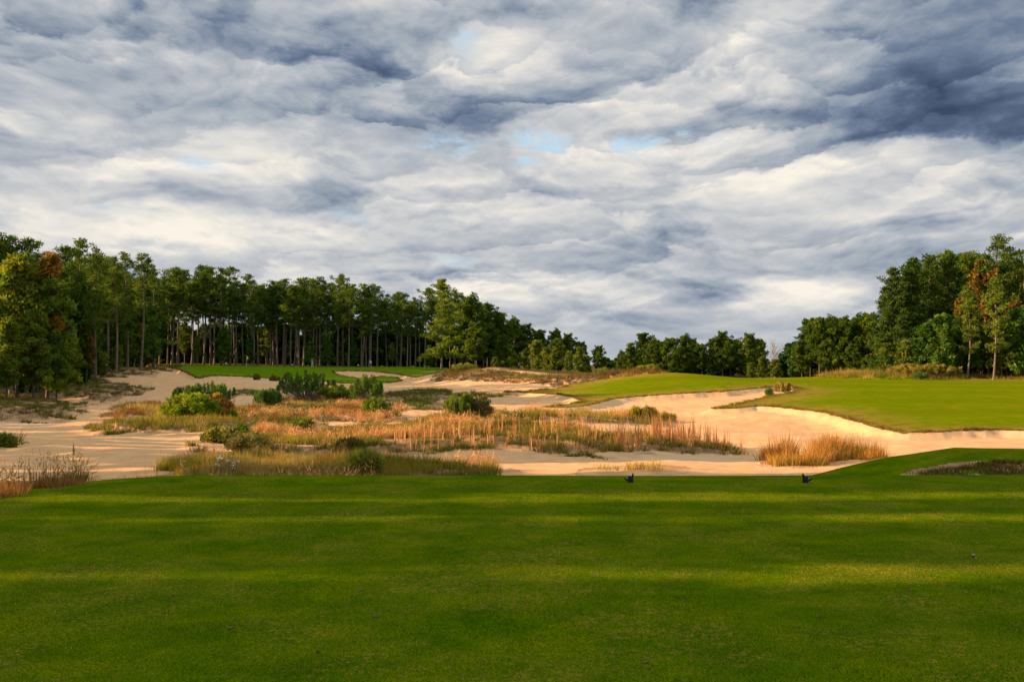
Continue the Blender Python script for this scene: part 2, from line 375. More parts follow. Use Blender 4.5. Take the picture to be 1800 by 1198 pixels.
def land(x, y, full=False):
    x = np.asarray(x, float); y = np.asarray(y, float)
    h = hbase(x, y)
    rz = np.interp(x, MND_X, MND_Z); w = np.exp(-((y - 30) / np.where(y < 30, 6.0, 2.6)) ** 2)
    h = h + np.maximum(rz - h, 0) * w
    jx = fbm(x * 1.1, y * 1.1, 11, 3); jb = fbm(x * .35, y * .35, 5, 2)
    sA = sdf(GA, x, y) + jx * .25; sB = sdf(GB, x, y) + jx * .35; sC = sdf(GC, x, y); sT = sdf(GT, x, y)
    sPk = sdf(GP, x, y, 6) + jx * .3; sF = sdf(FO, x, y, 60)
    sg = np.maximum(np.maximum(sA, sB), np.maximum(np.minimum(sC, -sPk), sT + 1.3))
    sR = np.full(x.shape, -25.0)
    for k, p in ROUGH.items():
        sR = np.maximum(sR, sdf(p, x, y, 8) + jx * .7 + jb * .6)
    # bunker faces: the sand is cut below the turf
    dep = .36 * (1 + .4 * jb)
    s1 = np.maximum(-sB, 0); h = h - dep * ss(0, 1.3, s1) * np.exp(-s1 / 7.0)
    h = h + .10 * np.exp(-(sB / .9) ** 2)
    s2 = np.maximum(-sA, 0); h = h - .55 * ss(0, .9, s2) * np.exp(-s2 / 9.0)
    h = h - .34 * ss(-.1, 1.0, sPk)
    h = h + .33 * ss(-.3, 1.6, sR) * (1 + jb) * ss(30, 34, y)
    near = ss(26, 45, y)
    sand = ss(0, 3, -sg)
    h = h + sand * near * (fbm(x * .09, y * .09, 3, 4) * .55 + fbm(x * .45, y * .45, 8, 3) * .10)
    h = h + ss(0, 6, sg) * (1 - ss(-3, -1, sT)) * fbm(x * .05, y * .05, 21, 3) * .30 * near
    wt_ = ss(-3.2, 0.0, sT)
    h = h * (1 - wt_) + (0.0 + .03 * fbm(x * .15, y * .15, 31, 3)) * wt_
    # small sand waves in the left waste
    h = h + sand * near * .03 * fbm(x * 2.2, y * 2.2, 44, 2)
    if full: return h, sg, sR, sF, sT, sA, sB, sC
    return h
def ground_z(x, y): return float(land(np.array([x]), np.array([y]))[0])

az = np.concatenate([np.radians(np.linspace(-178, -36, 48)), np.radians(np.linspace(-33, 33, 1150)), np.radians(np.linspace(36, 178, 48))])
rr = [1.5]
while rr[-1] < 5000:
    r = rr[-1]
    st = .35 if r < 13 else (.16 if r < 30 else (min(.6, max(.14, r * r / 8500)) if r < 232 else (r - 225) * .12 + 2))
    rr.append(r + st)
rr = np.array(rr)
TA, TR = np.meshgrid(az, rr); X = np.sin(TA) * TR; Y = np.cos(TA) * TR
Z, sg, sR, sF, sT, sA, sB, sC = land(X, Y, True)
nr, na = X.shape; V = np.stack([X, Y, Z], -1).reshape(-1, 3)
I = np.arange(nr * na).reshape(nr, na)
q = np.stack([I[:-1, :-1], I[:-1, 1:], I[1:, 1:], I[1:, :-1]], -1)
wrap = np.stack([I[:-1, -1], I[:-1, 0], I[1:, 0], I[1:, -1]], -1)[:, None, :]
q = np.concatenate([q, wrap], 1).reshape(-1, 4)[:, ::-1]
c0 = len(V); V = np.vstack([V, [[0, 0, 0]]])

# material of the land: sand, mown turf, rough ground, forest litter
def land_mat():
    m, n, out = new_mat('land_surface')
    geo = n.node('ShaderNodeNewGeometry'); P = geo.outputs['Position']
    def att(k): return n.node('ShaderNodeAttribute', attribute_name=k).outputs['Fac']
    g, r_, f_, tt = att('sg'), att('sr'), att('sf'), att('st')
    n1 = n.noise(P, .12, 5, .6); n2 = n.noise(P, .9, 6, .65); n3 = n.noise(P, 9, 5, .7); n4 = n.noise(P, 45, 4, .7)
    # sand
    sand = n.ramp(n2, [(.25, (.51, .305, .14)), (.55, (.64, .392, .19)), (.8, (.72, .465, .245))])
    sand = n.mix(n.mapr(n1, .5, .66, 0, .4), sand, (.56, .44, .28))
    sand = n.mix(n.mapr(n3, .62, .74, 0, .45), sand, (.34, .22, .13))
    # turf
    turf = n.ramp(n2, [(.25, (.088, .132, .001)), (.5, (.125, .170, .002)), (.75, (.165, .200, .003))])
    turf = n.mix(n.mapr(n1, .44, .66, 0, .6), turf, (.20, .18, .004))
    px_, py_, pz_ = n.sep(P)
    st = n.math('SINE', n.math('ADD', n.math('MULTIPLY', n.math('ADD', py_, n.math('MULTIPLY', px_, -.25)), .55), n.math('MULTIPLY', n2, 3.0)))
    turf = n.mix(n.math('MULTIPLY', n.mapr(st, -.6, .6), n.mapr(n1, .3, .6, .0, .35)), turf, (.070, .12, .002))
    dry = n.math('MULTIPLY', n.mapr(g, 6.5, .3), n.mapr(n2, .36, .54))
    dry = n.math('MULTIPLY', dry, n.mapr(tt, -3.0, -6.0))
    turf = n.mix(n.math('MULTIPLY', dry, .9), turf, (.25, .165, .03))
    # tee turf: finer, mottled, with bare flecks
    tee = n.ramp(n.noise(P, 1.1, 7, .72), [(.30, (.040, .095, .0006)), (.48, (.078, .138, .0008)), (.62, (.125, .170, .001)), (.80, (.20, .19, .003))])
    tv = n.vmath('MULTIPLY', P, (1.0, 1.0, 1.0))
    t5 = n.noise(tv, 70, 3, .75); t6 = n.noise(P, 22, 4, .7)
    tee = n.mix(n.mapr(t5, .35, .68), n.vmath('MULTIPLY', tee, (.42, .48, .5)), n.vmath('MULTIPLY', tee, (1.45, 1.38, 1.4)))
    patch = n.math('MULTIPLY', n.mapr(n.noise(P, .75, 5, .65), .44, .62), n.mapr(t6, .48, .66))
    tee = n.mix(n.math('MULTIPLY', patch, .85), tee, (.27, .18, .03))
    bare = n.math('MULTIPLY', n.mapr(n.noise(P, 1.7, 4, .6), .64, .72), n.mapr(n.noise(P, 14, 3, .6), .54, .62))
    tee = n.mix(n.math('MULTIPLY', bare, .8), tee, (.075, .05, .035))
    turf = n.mix(n.mapr(tt, -2.4, -1.6), turf, tee)
    turf = n.mix(n.math('MULTIPLY', n.mapr(n.node('ShaderNodeAttribute', attribute_name='sa').outputs['Fac'], -.5, .5), .75), turf, n.mix(n2, (.055, .150, .004), (.10, .19, .004)))
    # rough ground under the wild grass
    rough = n.ramp(n2, [(.3, (.14, .09, .04)), (.5, (.28, .17, .085)), (.68, (.50, .32, .17))])
    litter = n.ramp(n2, [(.3, (.045, .04, .015)), (.6, (.11, .085, .035)), (.8, (.17, .12, .06))])
    edge = n.math('MULTIPLY', n.math('SUBTRACT', n.noise(P, 1.8, 4, .6), .5), 1.2)
    gs = n.math('ADD', g, n.math('MULTIPLY', edge, .35))
    rs = n.math('ADD', r_, edge)
    col = n.mix(n.mapr(rs, -.5, .5), sand, rough)
    col = n.mix(n.mapr(n.math('ADD', f_, n.math('MULTIPLY', edge, 2)), -2, 2), col, litter)
    rim_shadow = n.math('MULTIPLY', n.mapr(gs, -.34, -.12), n.mapr(tt, -12, -14))
    col = n.mix(rim_shadow, col, (.11, .062, .022))  # brown band on the sand edge, painting in the shadow under the lip
    gm = n.mapr(gs, -.06, .06)
    col = n.mix(n.math('MULTIPLY', gm, n.mapr(f_, 6, -4, 0, 1)), col, turf)
    b = n.node('ShaderNodeBsdfPrincipled'); n.put(b.inputs['Base Color'], col)
    b.inputs['Roughness'].default_value = 1.0; b.inputs['Specular IOR Level'].default_value = 0.0
    hgt = n.math('ADD', n.math('MULTIPLY', n3, .085), n.math('MULTIPLY', n4, .018))
    hgt = n.math('ADD', hgt, n.math('MULTIPLY', t5, n.math('MULTIPLY', gm, .012)))
    bu = n.node('ShaderNodeBump'); bu.inputs['Strength'].default_value = .55; bu.inputs['Distance'].default_value = 1.0
    n.put(bu.inputs['Height'], hgt); n.l.new(bu.outputs[0], b.inputs['Normal'])
    n.l.new(b.outputs[0], out.inputs[0]); return m
M_LAND = land_mat()
flat = {k: v.ravel() for k, v in dict(sg=sg, sr=sR, sf=sF, st=np.maximum(sT, np.minimum(sC, -sdf(GP, X, Y, 6)) * 2 - 2.0), sa=np.where(Y > 100, sA, -9.0), tt=sT, sA=sA, sB=sB, sC=sC).items()}
for k in flat: flat[k] = np.append(flat[k], 10.0 if k in ('sg', 'st', 'tt') else -10.0)
def fav(k): return flat[k][q].mean(1)
fg, fr_, ff, ft, fA, fB, fC = [fav(k) for k in ('sg', 'sr', 'sf', 'tt', 'sA', 'sB', 'sC')]
cls = np.full(len(q), 0)                                   # sand
cls[fr_ > 0] = 4; cls[ff > 0] = 5
cls[(fg > 0) & (ff < 0)] = 2
cls[(fg > 0) & (ff < 0) & (fA > 0)] = 3
cls[(fg > 0) & (fC > 0)] = 6
cls[ft > -1.3] = 1
fan = np.array([[c0, I[0, (j + 1) % na], I[0, j]] for j in range(na)])
for c, nm, lab in ((0, 'sand', 'pale raked sand of the bunkers and sandy waste'), (1, 'tee_ground', 'close mown turf of the tee in the foreground'),
                   (2, 'fairway', 'sunlit green fairway above the sand faces'), (3, 'putting_green', 'far green turf in front of the pine wood'),
                   (4, 'rough_ground', 'brown sandy ground under the wild grass'), (5, 'forest_floor', 'litter covered ground under the trees'),
                   (6, 'grass_mound', 'shaded turf mound at the right beyond the tee')):
    fq = q[cls == c]
    used = np.unique(fq)
    if c == 1: used = np.unique(np.concatenate([used, fan.ravel()]))
    mp = np.full(len(V), -1); mp[used] = np.arange(len(used))
    fs = [mp[fq]] + ([mp[fan][:, ::-1]] if c == 1 else [])
    me = mesh_np(nm, V[used], fs, M_LAND, attrs={k: flat[k][used] for k in ('sg', 'sr', 'sf', 'st', 'sa')})
    tag(obj(nm, me), lab, kind='structure')

# ------------------------------------------------------------------ foliage makers
def tube(pts, radii, sides=6):
    pts = np.asarray(pts, float); n = len(pts); V = []; Fq = []
    for i in range(n):
        d = pts[min(i + 1, n - 1)] - pts[max(i - 1, 0)]; d = d / (np.linalg.norm(d) + 1e-9)
        a = np.cross(d, [0.31, 0.95, 0.05]); a /= np.linalg.norm(a) + 1e-9; b = np.cross(d, a)
        for j in range(sides):
            t = 2 * math.pi * j / sides; V.append(pts[i] + radii[i] * (a * math.cos(t) + b * math.sin(t)))
    for i in range(n - 1):
        for j in range(sides):
            k = (j + 1) % sides; Fq.append([i * sides + j, i * sides + k, (i + 1) * sides + k, (i + 1) * sides + j])
    return np.array(V), np.array(Fq)
class Acc:
    def __init__(s): s.V = []; s.F = []; s.C = []; s.n = 0
    def add(s, V, Fc, c=None):
        s.V.append(V); s.F.append(Fc + s.n); s.n += len(V)
        if c is not None: s.C.append(c)
    def mesh(s, name, mat, smooth=True):
        return mesh_np(name, np.vstack(s.V), [np.vstack(s.F)], mat, cols=np.vstack(s.C) if s.C else None, smooth=smooth)
def leaves(rng, centers, radii, per, size, cols, flat=.75, up=0.0, asp=.45, jit=.25):
    """clouds of small leaf triangles round each centre"""
    centers = np.asarray(centers); K = len(centers); n = K * per
    d = rng.normal(size=(n, 3)); d /= np.linalg.norm(d, axis=1)[:, None]
    rad = rng.random(n) ** .45
    R = np.repeat(np.asarray(radii), per)
    p = np.repeat(centers, per, 0) + d * (rad * R)[:, None] * np.array([1, 1, flat])
    dirn = d * .8 + rng.normal(size=(n, 3)) * .6 + np.array([0, 0, up]); dirn /= np.linalg.norm(dirn, axis=1)[:, None]
    side = np.cross(dirn, rng.normal(size=(n, 3))); side /= np.linalg.norm(side, axis=1)[:, None]
    s = size * (.6 + .8 * rng.random(n))[:, None]
    a = p - side * s * asp * .5; b = p + side * s * asp * .5; c = p + dirn * s
    V = np.stack([a, b, c], 1).reshape(-1, 3)
    cc = np.repeat(np.asarray(cols), per, 0) * (1 + (rng.random(n) - .5) * 2 * jit)[:, None]
    return V, np.arange(3 * n).reshape(-1, 3), np.repeat(cc, 3, 0)
def palette(rng, pal, k):
    pal = np.array(pal); a = pal[rng.integers(0, len(pal), k)]; b = pal[rng.integers(0, len(pal), k)]
    t = rng.random(k)[:, None]; return (a * t + b * (1 - t)) * (.75 + .5 * rng.random(k))[:, None]

PINE = [(.042, .072, .010), (.060, .092, .010), (.085, .108, .012), (.030, .056, .010)]
PINE_Y = [(.12, .15, .012), (.09, .12, .012), (.15, .16, .012), (.055, .09, .012)]
OLIVE = [(.065, .095, .016), (.085, .105, .018), (.05, .08, .016), (.11, .11, .02)]
BROAD = [(.040, .085, .016), (.055, .11, .018), (.08, .12, .018), (.03, .065, .014)]
AUTUMN = [(.14, .15, .02), (.09, .12, .015), (.22, .09, .02), (.17, .14, .02), (.06, .10, .015)]
RUST = [(.13, .060, .02), (.10, .055, .02), (.06, .06, .02), (.16, .08, .02)]

def make_tree(name, H, cs, R, seed, pal, style='pine', nl=36, per=42, leaf=.42, top=None, trunk_r=None, bark=None, crown_name='crown'):
    """tapered trunk with limbs, and a crown of leaf clumps hung on those limbs"""
    rng = np.random.default_rng(seed); tr = Acc(); cr = Acc()
    tr_r = trunk_r or H * .011
    k = 11; zs = np.linspace(0, 1, k); lean = rng.normal(size=2) * .018 * H; bend = rng.normal(size=2) * .012 * H
    tp = np.stack([lean[0] * zs + bend[0] * np.sin(zs * 4), lean[1] * zs + bend[1] * np.sin(zs * 3.3), zs * H * .97], 1); tp[0, 2] = -.25
    rads = tr_r * (1 - .86 * zs) ** .8; rads[0] *= 1.35
    tr.add(*tube(tp, rads, 8))
    def at(z): return np.array([np.interp(z, tp[:, 2], tp[:, 0]), np.interp(z, tp[:, 2], tp[:, 1]), z])
    cents = []; rad = []
    for i in range(nl):
        t = (i + rng.random()) / nl
        zh = (cs + (1 - cs) * t) * H * .97
        if style == 'pine':   prof = (math.sin(math.pi * min(1, (t * .86 + .14))) ** .55) * (.75 + .25 * (1 - t)); rise = .15 + .55 * t
        elif style == 'cone': prof = (1 - t) ** .75 * .95 + .10; rise = -.05 + .5 * t
        elif style == 'column': prof = 1.0 if t < .93 else .6; rise = .5
        elif style == 'round': prof = (math.sin(math.pi * (t * .80 + .16)) ** .6); rise = .3 + .6 * t
        else: prof = (1 - t) ** .45 * (.75 + .25 * t); rise = .35 + .6 * t
        L = R * prof * rng.uniform(.55, 1.12)
        if style == 'pine' and rng.random() < .12: continue
        an = i * 2.399 + rng.normal() * .5; dv = np.array([math.cos(an), math.sin(an), rise + rng.normal() * .12])
        p0 = at(zh); m = p0 + dv * L * .5 + np.array([0, 0, -.03 * L]); e = p0 + dv * L
        tr.add(*tube([p0, m, e], [max(.02, tr_r * .32 * (1 - .6 * t)), max(.016, tr_r * .2 * (1 - .6 * t)), .012], 4))
        nc = max(2, int(round(L / (.75 if style != 'cone' else .7))) + 1)
        for j in range(nc):
            f = .34 + .7 * (j + rng.random() * .6) / nc if style != 'cone' else .2 + .85 * (j + rng.random() * .5) / nc
            w = rng.normal(size=3) * np.array([.32, .32, .16]) * (.5 + .25 * L)
            cents.append(p0 + (e - p0) * min(f, 1.05) + w); rad.append(rng.uniform(.36, .86) * (.62 + .1 * R) * (.75 if style == 'cone' else (.86 if style == 'pine' else 1)))
    for j in range(5):
        cents.append(at(H * (.97 - .05 * j)) + rng.normal(size=3) * .22 * (1 + j * .25)); rad.append(rng.uniform(.4, .7))
    cols = palette(rng, pal, len(cents)); cents = np.array(cents)
    if top is not None:
        msk = cents[:, 2] > H * top[0]; cols[msk] = palette(rng, top[1], int(msk.sum()))
    fl = {'pine': .55, 'cone': .42, 'round': .8}.get(style, .8)
    cr.add(*leaves(rng, cents, rad, per, leaf, cols, flat=fl, up=.35 if style != 'round' else 0, asp=.42 if style in ('pine', 'cone') else .75))
    root = empty(name, (0, 0, 0))
    obj('trunk', tr.mesh('trunk', bark or M_BARK), root)
    obj(crown_name, cr.mesh('crown', M_LEAF, smooth=False), root)
    root['H'] = H
    return root

PROTO = {}
def proto(key, *a, **k):
    r = make_tree(*a, **k); PROTO[key] = [r, False]; return r
for i in range(8): proto('pine%d' % i, 'pine_tree', 19.5, .46 + .035 * (i % 4), 2.9 + .45 * (i % 3), 100 + i, PINE, 'pine', nl=30 + 2 * (i % 3), per=40, leaf=.34)
for i in range(3): proto('full%d' % i, 'pine_tree', 14.0, .16 + .06 * i, 3.6, 140 + i, PINE, 'round', nl=46, per=46)
for i in range(3): proto('olive%d' % i, 'young_pine', 7.0, .06, 2.4, 160 + i, OLIVE, 'egg', nl=36, per=46, leaf=.34)
proto('yellow0', 'pine_tree', 18.5, .14, 4.6, 181, PINE_Y, 'cone', nl=60, per=34)
proto('yellow1', 'pine_tree', 15.0, .25, 3.2, 182, OLIVE, 'pine', nl=40)
for i in range(4): proto('broad%d' % i, 'broadleaf_tree', 11.0, .12, 3.4, 200 + i, BROAD, 'egg', nl=44, per=52, leaf=.38)
proto('autumn0', 'broadleaf_tree', 13.0, .10, 3.0, 220, AUTUMN[:2] + BROAD[1:3] + [AUTUMN[4]], 'egg', nl=48, per=54, leaf=.34, top=(.86, RUST[:1] + [(.20, .08, .02), (.15, .10, .02), (.10, .10, .015)]))
proto('autumn1', 'broadleaf_tree', 12.0, .16, 3.1, 221, OLIVE + PINE_Y, 'egg', nl=48, per=54, leaf=.34)
proto('rust0', 'broadleaf_tree', 16.0, .30, 3.0, 231, RUST + BROAD[:1], 'egg', nl=40, per=40)
for i in range(3): proto('cone%d' % i, 'pine_tree', 18.0, .05, 4.6, 240 + i, [(.045, .075, .015), (.06, .085, .016), (.035, .062, .014)], 'cone', nl=74, per=34, leaf=.42)
proto('thin0', 'pine_tree', 17.0, .28, 2.4, 260, [(.08, .115, .016), (.055, .09, .016), (.11, .13, .018)], 'pine', nl=46, per=34, leaf=.36)
for i in range(2): proto('under%d' % i, 'understory_tree', 7.0, .03, 3.0, 270 + i, [(.018, .045, .014), (.028, .06, .016), (.022, .05, .014), (.035, .065, .014)], 'egg', nl=38, per=46, leaf=.42)

for i in range(3): proto('screen%d' % i, 'slender_tree', 17.0, .03, .95, 290 + i, BROAD, 'column', nl=64, per=50, leaf=.30)
def make_bare(name, H, seed):
    rng = np.random.default_rng(seed); tr = Acc()
    zs = np.linspace(0, 1, 8); tp = np.stack([.3 * np.sin(zs * 3), .2 * zs, zs * H * .8], 1); tp[0, 2] = -.2
    tr.add(*tube(tp, .13 * (1 - .8 * zs), 6)); tw = Acc()
    for i in range(46):
        t = .25 + .75 * rng.random(); p0 = np.array([np.interp(t, zs, tp[:, 0]), np.interp(t, zs, tp[:, 1]), t * H * .8])
        an = rng.random() * 6.28; L = H * rng.uniform(.12, .3); dv = np.array([math.cos(an) * .55, math.sin(an) * .55, rng.uniform(.5, 1.0)])
        e = p0 + dv * L; tw.add(*tube([p0, (p0 + e) / 2 + rng.normal(size=3) * .08, e], [.045, .03, .015], 3))
        for j in range(7):
            f = rng.uniform(.3, 1); s = p0 + (e - p0) * f; q_ = s + (dv + rng.normal(size=3) * .5) * L * rng.uniform(.2, .4)
            tw.add(*tube([s, q_], [.022, .01], 3))
    root = empty(name, (0, 0, 0)); obj('trunk', tr.mesh('trunk', M_TWIG), root); obj('twigs', tw.mesh('twigs', M_TWIG), root); root['H'] = H
    return root
PROTO['bare'] = [make_bare('bare_tree', 11.0, 5), False]

RND = random.Random(7)
def plant(key, x, y, H, label, cat='tree', group=None, rz=None, wide=1.0, z=None):
    rec = PROTO[key]; z = ground_z(x, y) - .05 if z is None else z
    s = H / rec[0]['H']; rz = RND.random() * 6.28 if rz is None else rz
    if not rec[1]:
        r = rec[0]; rec[1] = True; r.location = (x, y, z); r.rotation_euler = (0, 0, rz); r.scale = (s * wide, s * wide, s)
    else: r = copy_tree(rec[0], (x, y, z), rz, (s * wide, s * wide, s))
    if 'group' in r.keys(): del r['group']
    tag(r, label, cat, group); return r
TOPU = [-400, -60, 0, 40, 75, 100, 140, 190, 230, 270, 310, 350, 420, 450, 520, 560, 600, 650, 700, 735, 775, 820, 860, 900, 930, 960, 1000, 1030, 1050, 1075,
        1090, 1130, 1160, 1200, 1230, 1270, 1300, 1325, 1345, 1400, 1430, 1465, 1500, 1530, 1545, 1560, 1600, 1650, 1700, 1745, 1800, 1900, 2300]
TOPV = [400, 405, 412, 414, 438, 432, 420, 432, 440, 455, 452, 458, 470, 482, 480, 486, 484, 497, 510, 505, 490, 522, 538, 560, 576, 580, 590, 608, 612, 632,
        610, 588, 596, 592, 602, 588, 594, 592, 620, 590, 560, 558, 556, 560, 505, 472, 452, 440, 436, 412, 436, 420, 410]
def hfor(u, D, top=None):
    v = np.interp(u, TOPU, TOPV) if top is None else top
    x, y = pt(u, D); k, s = ray(u, v); return CAMZ + s * D - ground_z(x, y)
ORD = ['first', 'second', 'third', 'fourth', 'fifth', 'sixth', 'seventh', 'eighth', 'ninth', 'tenth', 'eleventh', 'twelfth', 'thirteenth', 'fourteenth', 'fifteenth']
# front row of the pine wood behind the far green
front = [295, 302, 311, 337, 358, 370, 377, 389, 404, 413, 428, 446, 453, 476, 481, 488, 501, 511, 517, 526, 534, 557, 563, 580, 593, 604, 613, 635, 644, 650, 663, 680, 703, 716, 730, 738, 812, 838, 856]
zones = [(0, 432, 'left of the yellow flag'), (432, 545, 'between yellow flag and slate topped golfer'),
         (545, 651, 'between the two golfers'), (651, 760, 'between pale shirted golfer and yellow green pine'),
         (760, 2000, 'right of the yellow green pine')]
cnt = {}
for i, u in enumerate(front):
    zi = [k for k, z_ in enumerate(zones) if z_[0] <= u < z_[1]][0]; cnt[zi] = cnt.get(zi, 0) + 1
    D = 208 + RND.uniform(-3, 5) + (0 if u < 800 else 6)
    x, y = pt(u, D)
    H = hfor(u, D) * (RND.uniform(.76, 1.03))
    plant('pine%d' % (i * 3 % 7), x, y, H, '%s bare trunked pine from the left %s' % (ORD[cnt[zi] - 1].capitalize(), zones[zi][2]), 'pine tree', 'tall pines behind the far green')
for i in range(52):
    u = 262 + i * 11.2 + RND.uniform(-5, 5); D = RND.uniform(218, 245); x, y = pt(u, D)
    plant('pine%d' % RND.randrange(8), x, y, hfor(u, D) * RND.uniform(.78, 1.02), 'tall pine half hidden behind the front row of trunks beyond the far green', 'pine tree', 'pines deeper in the far wood', wide=1.1)
for i in range(58):
    u = 250 + i * 11 + RND.uniform(-5, 5); D = RND.uniform(232, 268); x, y = pt(u, D)
    plant('under%d' % RND.randrange(2), x, y, RND.uniform(6.5, 10.5), 'dark leafy understory tree filling the gap behind the pine trunks', 'tree', 'understory trees in the far wood', wide=1.25)
for i, (u, D, H) in enumerate([(345, 204, 6.0), (395, 203, 7.5), (440, 206, 5.5), (468, 214, 8), (545, 205, 5.0), (575, 208, 6), (690, 206, 5), (755, 204, 4.5), (620, 206, 5.0), (325, 210, 9)]):
    x, y = pt(u, D)
    plant('yellow1' if i % 3 == 0 else 'broad%d' % (i % 4), x, y, H, '%s small sunlit green tree from the left among the bare pine trunks' % ORD[i], 'tree', 'small trees among the pine trunks')
x, y = pt(776, 190); plant('yellow0', x, y, hfor(776, 190, 487), 'tall bushy yellow green pine standing out in front of the dark wood', 'pine tree', rz=1.0)
# left wood
for i, (k, u, D, top, lab) in enumerate([
    ('pine1', 140, 128, 418, 'tallest dark pine behind the orange tipped tree at the left'), ('pine4', 168, 132, 432, 'dark round topped pine right of the tallest left pine'),
    ('pine2', 110, 124, 430, 'dark pine rising behind the orange tipped tree'), ('pine5', 192, 150, 446, 'pine with dark trunk in the shade above the left heath'),
    ('pine0', 224, 160, 438, 'dark trunked pine at the left end of the far green'), ('pine3', 248, 165, 442, 'pine just right of the dark trunked pine by the green'),
    ('pine6', 20, 112, 410, 'big dark pine at the far left edge'), ('pine2', 48, 114, 416, 'dark pine right of the big pine at the far left edge'),
    ('pine1', -20, 110, 405, 'dark pine cut by the left edge of the picture'), ('pine5', 72, 118, 440, 'dark pine above the yellow green tree at the left'),
    ('pine4', 270, 185, 462, 'slim pine left of the sky gap in the wood'), ('pine0', 205, 148, 470, 'shorter pine between the two dark trunks'),
    ('full0', 160, 138, 520, 'dense dark pine low behind the left bank'), ('full1', 190, 158, 510, 'dense dark green pine above the purple heath'),
    ('full2', 120, 122, 500, 'dense dark pine behind the leafy trees on the left bank'), ('full0', 235, 172, 530, 'dense mid green pine near the left end of the green'),
    ('broad1', 215, 166, 545, 'rounded green tree between dark trunks above the sandy slope'), ('broad2', 262, 182, 540, 'rounded green tree at the left edge of the bright trunks'),
    ('autumn0', 84, 97, 452, 'leafy tree with an orange red tip at the left'), ('autumn1', 30, 95, 450, 'yellow green leafy tree left of the orange tipped tree'),
    ('autumn1', 60, 93, 545, 'mid green leafy tree low on the left bank'), ('autumn0', 100, 96, 560, 'leafy green tree at the right end of the left bank'),
    ('autumn1', 12, 90, 560, 'dark green leafy tree cut by the left edge above the sand'), ('autumn1', 118, 105, 575, 'olive leafy tree overhanging the sandy track'),
    ('broad1', -22, 92, 520, 'leafy tree just outside the left edge'), ('rust0', 152, 125, 585, 'rusty orange leaved sapling in the left shade'),
    ('olive0', 205, 150, 610, 'bushy young pine beside the dark trunks on the left slope'), ('olive1', 178, 140, 618, 'bushy young pine above the green bank patch'),
    ('under0', 140, 126, 600, 'dark undergrowth tree behind the sandy track'), ('under1', 100, 120, 600, 'dark undergrowth tree behind the leafy left trees'),
    ('under1', 170, 150, 590, 'dark undergrowth tree under the tallest left pines'), ('under0', 230, 185, 590, 'dark undergrowth tree behind the left end of the green'),
    ('under0', 50, 115, 590, 'dark undergrowth tree far left behind the bank'), ('under1', 205, 175, 585, 'dark undergrowth tree between the two dark trunks')]):
    x, y = pt(u, D); plant(k, x, y, hfor(u, D, top), lab, 'tree')
for i in range(16):
    u = -40 + i * 19 + RND.uniform(-6, 6); D = 150 + max(0, u) * .2 + RND.uniform(0, 25); x, y = pt(u, D)
    plant('full%d' % (i % 3), x, y, hfor(u, D) * RND.uniform(.72, .85), 'dense dark pine deep in the left wood behind the leafy trees', 'tree', 'pines deep in the left wood')
# right end of the far wood, sloping down to the gap
for i, (k, u, D, top) in enumerate([('full0', 820, 205, 524), ('full1', 850, 212, 540), ('full2', 874, 216, 552), ('pine2', 862, 214, 532), ('full0', 900, 222, 562), ('full1', 922, 226, 574), ('full2', 948, 230, 582),
                                    ('full0', 975, 232, 582), ('full1', 998, 236, 590), ('full2', 1018, 240, 602), ('full0', 885, 200, 590), ('full1', 835, 200, 570)]):
    x, y = pt(u, D); plant(k, x, y, hfor(u, D, top), '%s dense dark pine from the left on the slope falling to the sky gap' % ORD[i], 'pine tree', 'dense pines right of the yellow green pine')
x, y = pt(1052, 262); plant('full1', x, y, hfor(1052, 262, 610), 'small round pine alone left of the sky gap', 'pine tree')
for i, (u, D, top) in enumerate([(925, 188, 615), (945, 185, 600), (962, 182, 612), (980, 180, 598), (1000, 178, 618), (1018, 176, 612), (1032, 178, 626), (870, 186, 628), (905, 190, 622)]):
    x, y = pt(u, D); plant('olive%d' % (i % 3), x, y, hfor(u, D, top), '%s bushy young pine from the left on the heath ridge by the gap' % ORD[i], 'young pine', 'young pines on the heath ridge', wide=1.1)
# far wood in the middle
for i in range(5):
    u = 1058 + i * 9; D = 345 + i * 6; x, y = pt(u, D)
    plant('under%d' % (i % 2), x, y, hfor(u, D, 634 - i % 2 * 4), 'tiny far tree low in the sky gap', 'tree', 'tiny far trees in the gap', wide=1.3)
for i, (u, top) in enumerate([(1096, 618), (1108, 606), (1132, 588), (1150, 598), (1165, 602), (1182, 596), (1200, 591), (1218, 598), (1234, 606), (1252, 596), (1270, 587), (1284, 598),
                              (1300, 600), (1318, 590), (1334, 598)]):
    D = 292 + (i * 7 % 5) * 5; x, y = pt(u, D); plant('full%d' % (i % 3), x, y, hfor(u, D, top), '%s dark pine from the left in the distant wood past the gap' % ORD[i], 'pine tree', 'distant pines in the middle')
for i in range(26):
    u = 1075 + i * 18 + RND.uniform(-6, 6); D = 310 + RND.uniform(0, 30); x, y = pt(u, D)
    plant('under%d' % (i % 2), x, y, hfor(u, D, min(650, np.interp(u, TOPU, TOPV) + RND.uniform(22, 34))), 'low dark tree at the back of the distant wood', 'tree', 'low trees at the back of the distant wood', wide=1.6)
x, y = pt(1362, 240); plant('bare', x, y, hfor(1362, 240, 594), 'bare grey twiggy tree between the distant pines', 'tree')
x, y = pt(1378, 244); plant('bare', x, y, hfor(1378, 244, 604), 'smaller bare grey tree right of the twiggy one', 'tree')
for i, (u, D, top, k) in enumerate([(1340, 225, 628, 'olive0'), (1362, 222, 632, 'olive1'), (1385, 226, 622, 'under0'), (1320, 228, 638, 'olive2')]):
    x, y = pt(u, D); plant(k, x, y, hfor(u, D, top), '%s low bushy tree from the left below the bare grey trees' % ORD[i], 'tree', 'low trees below the bare trees', wide=1.3)
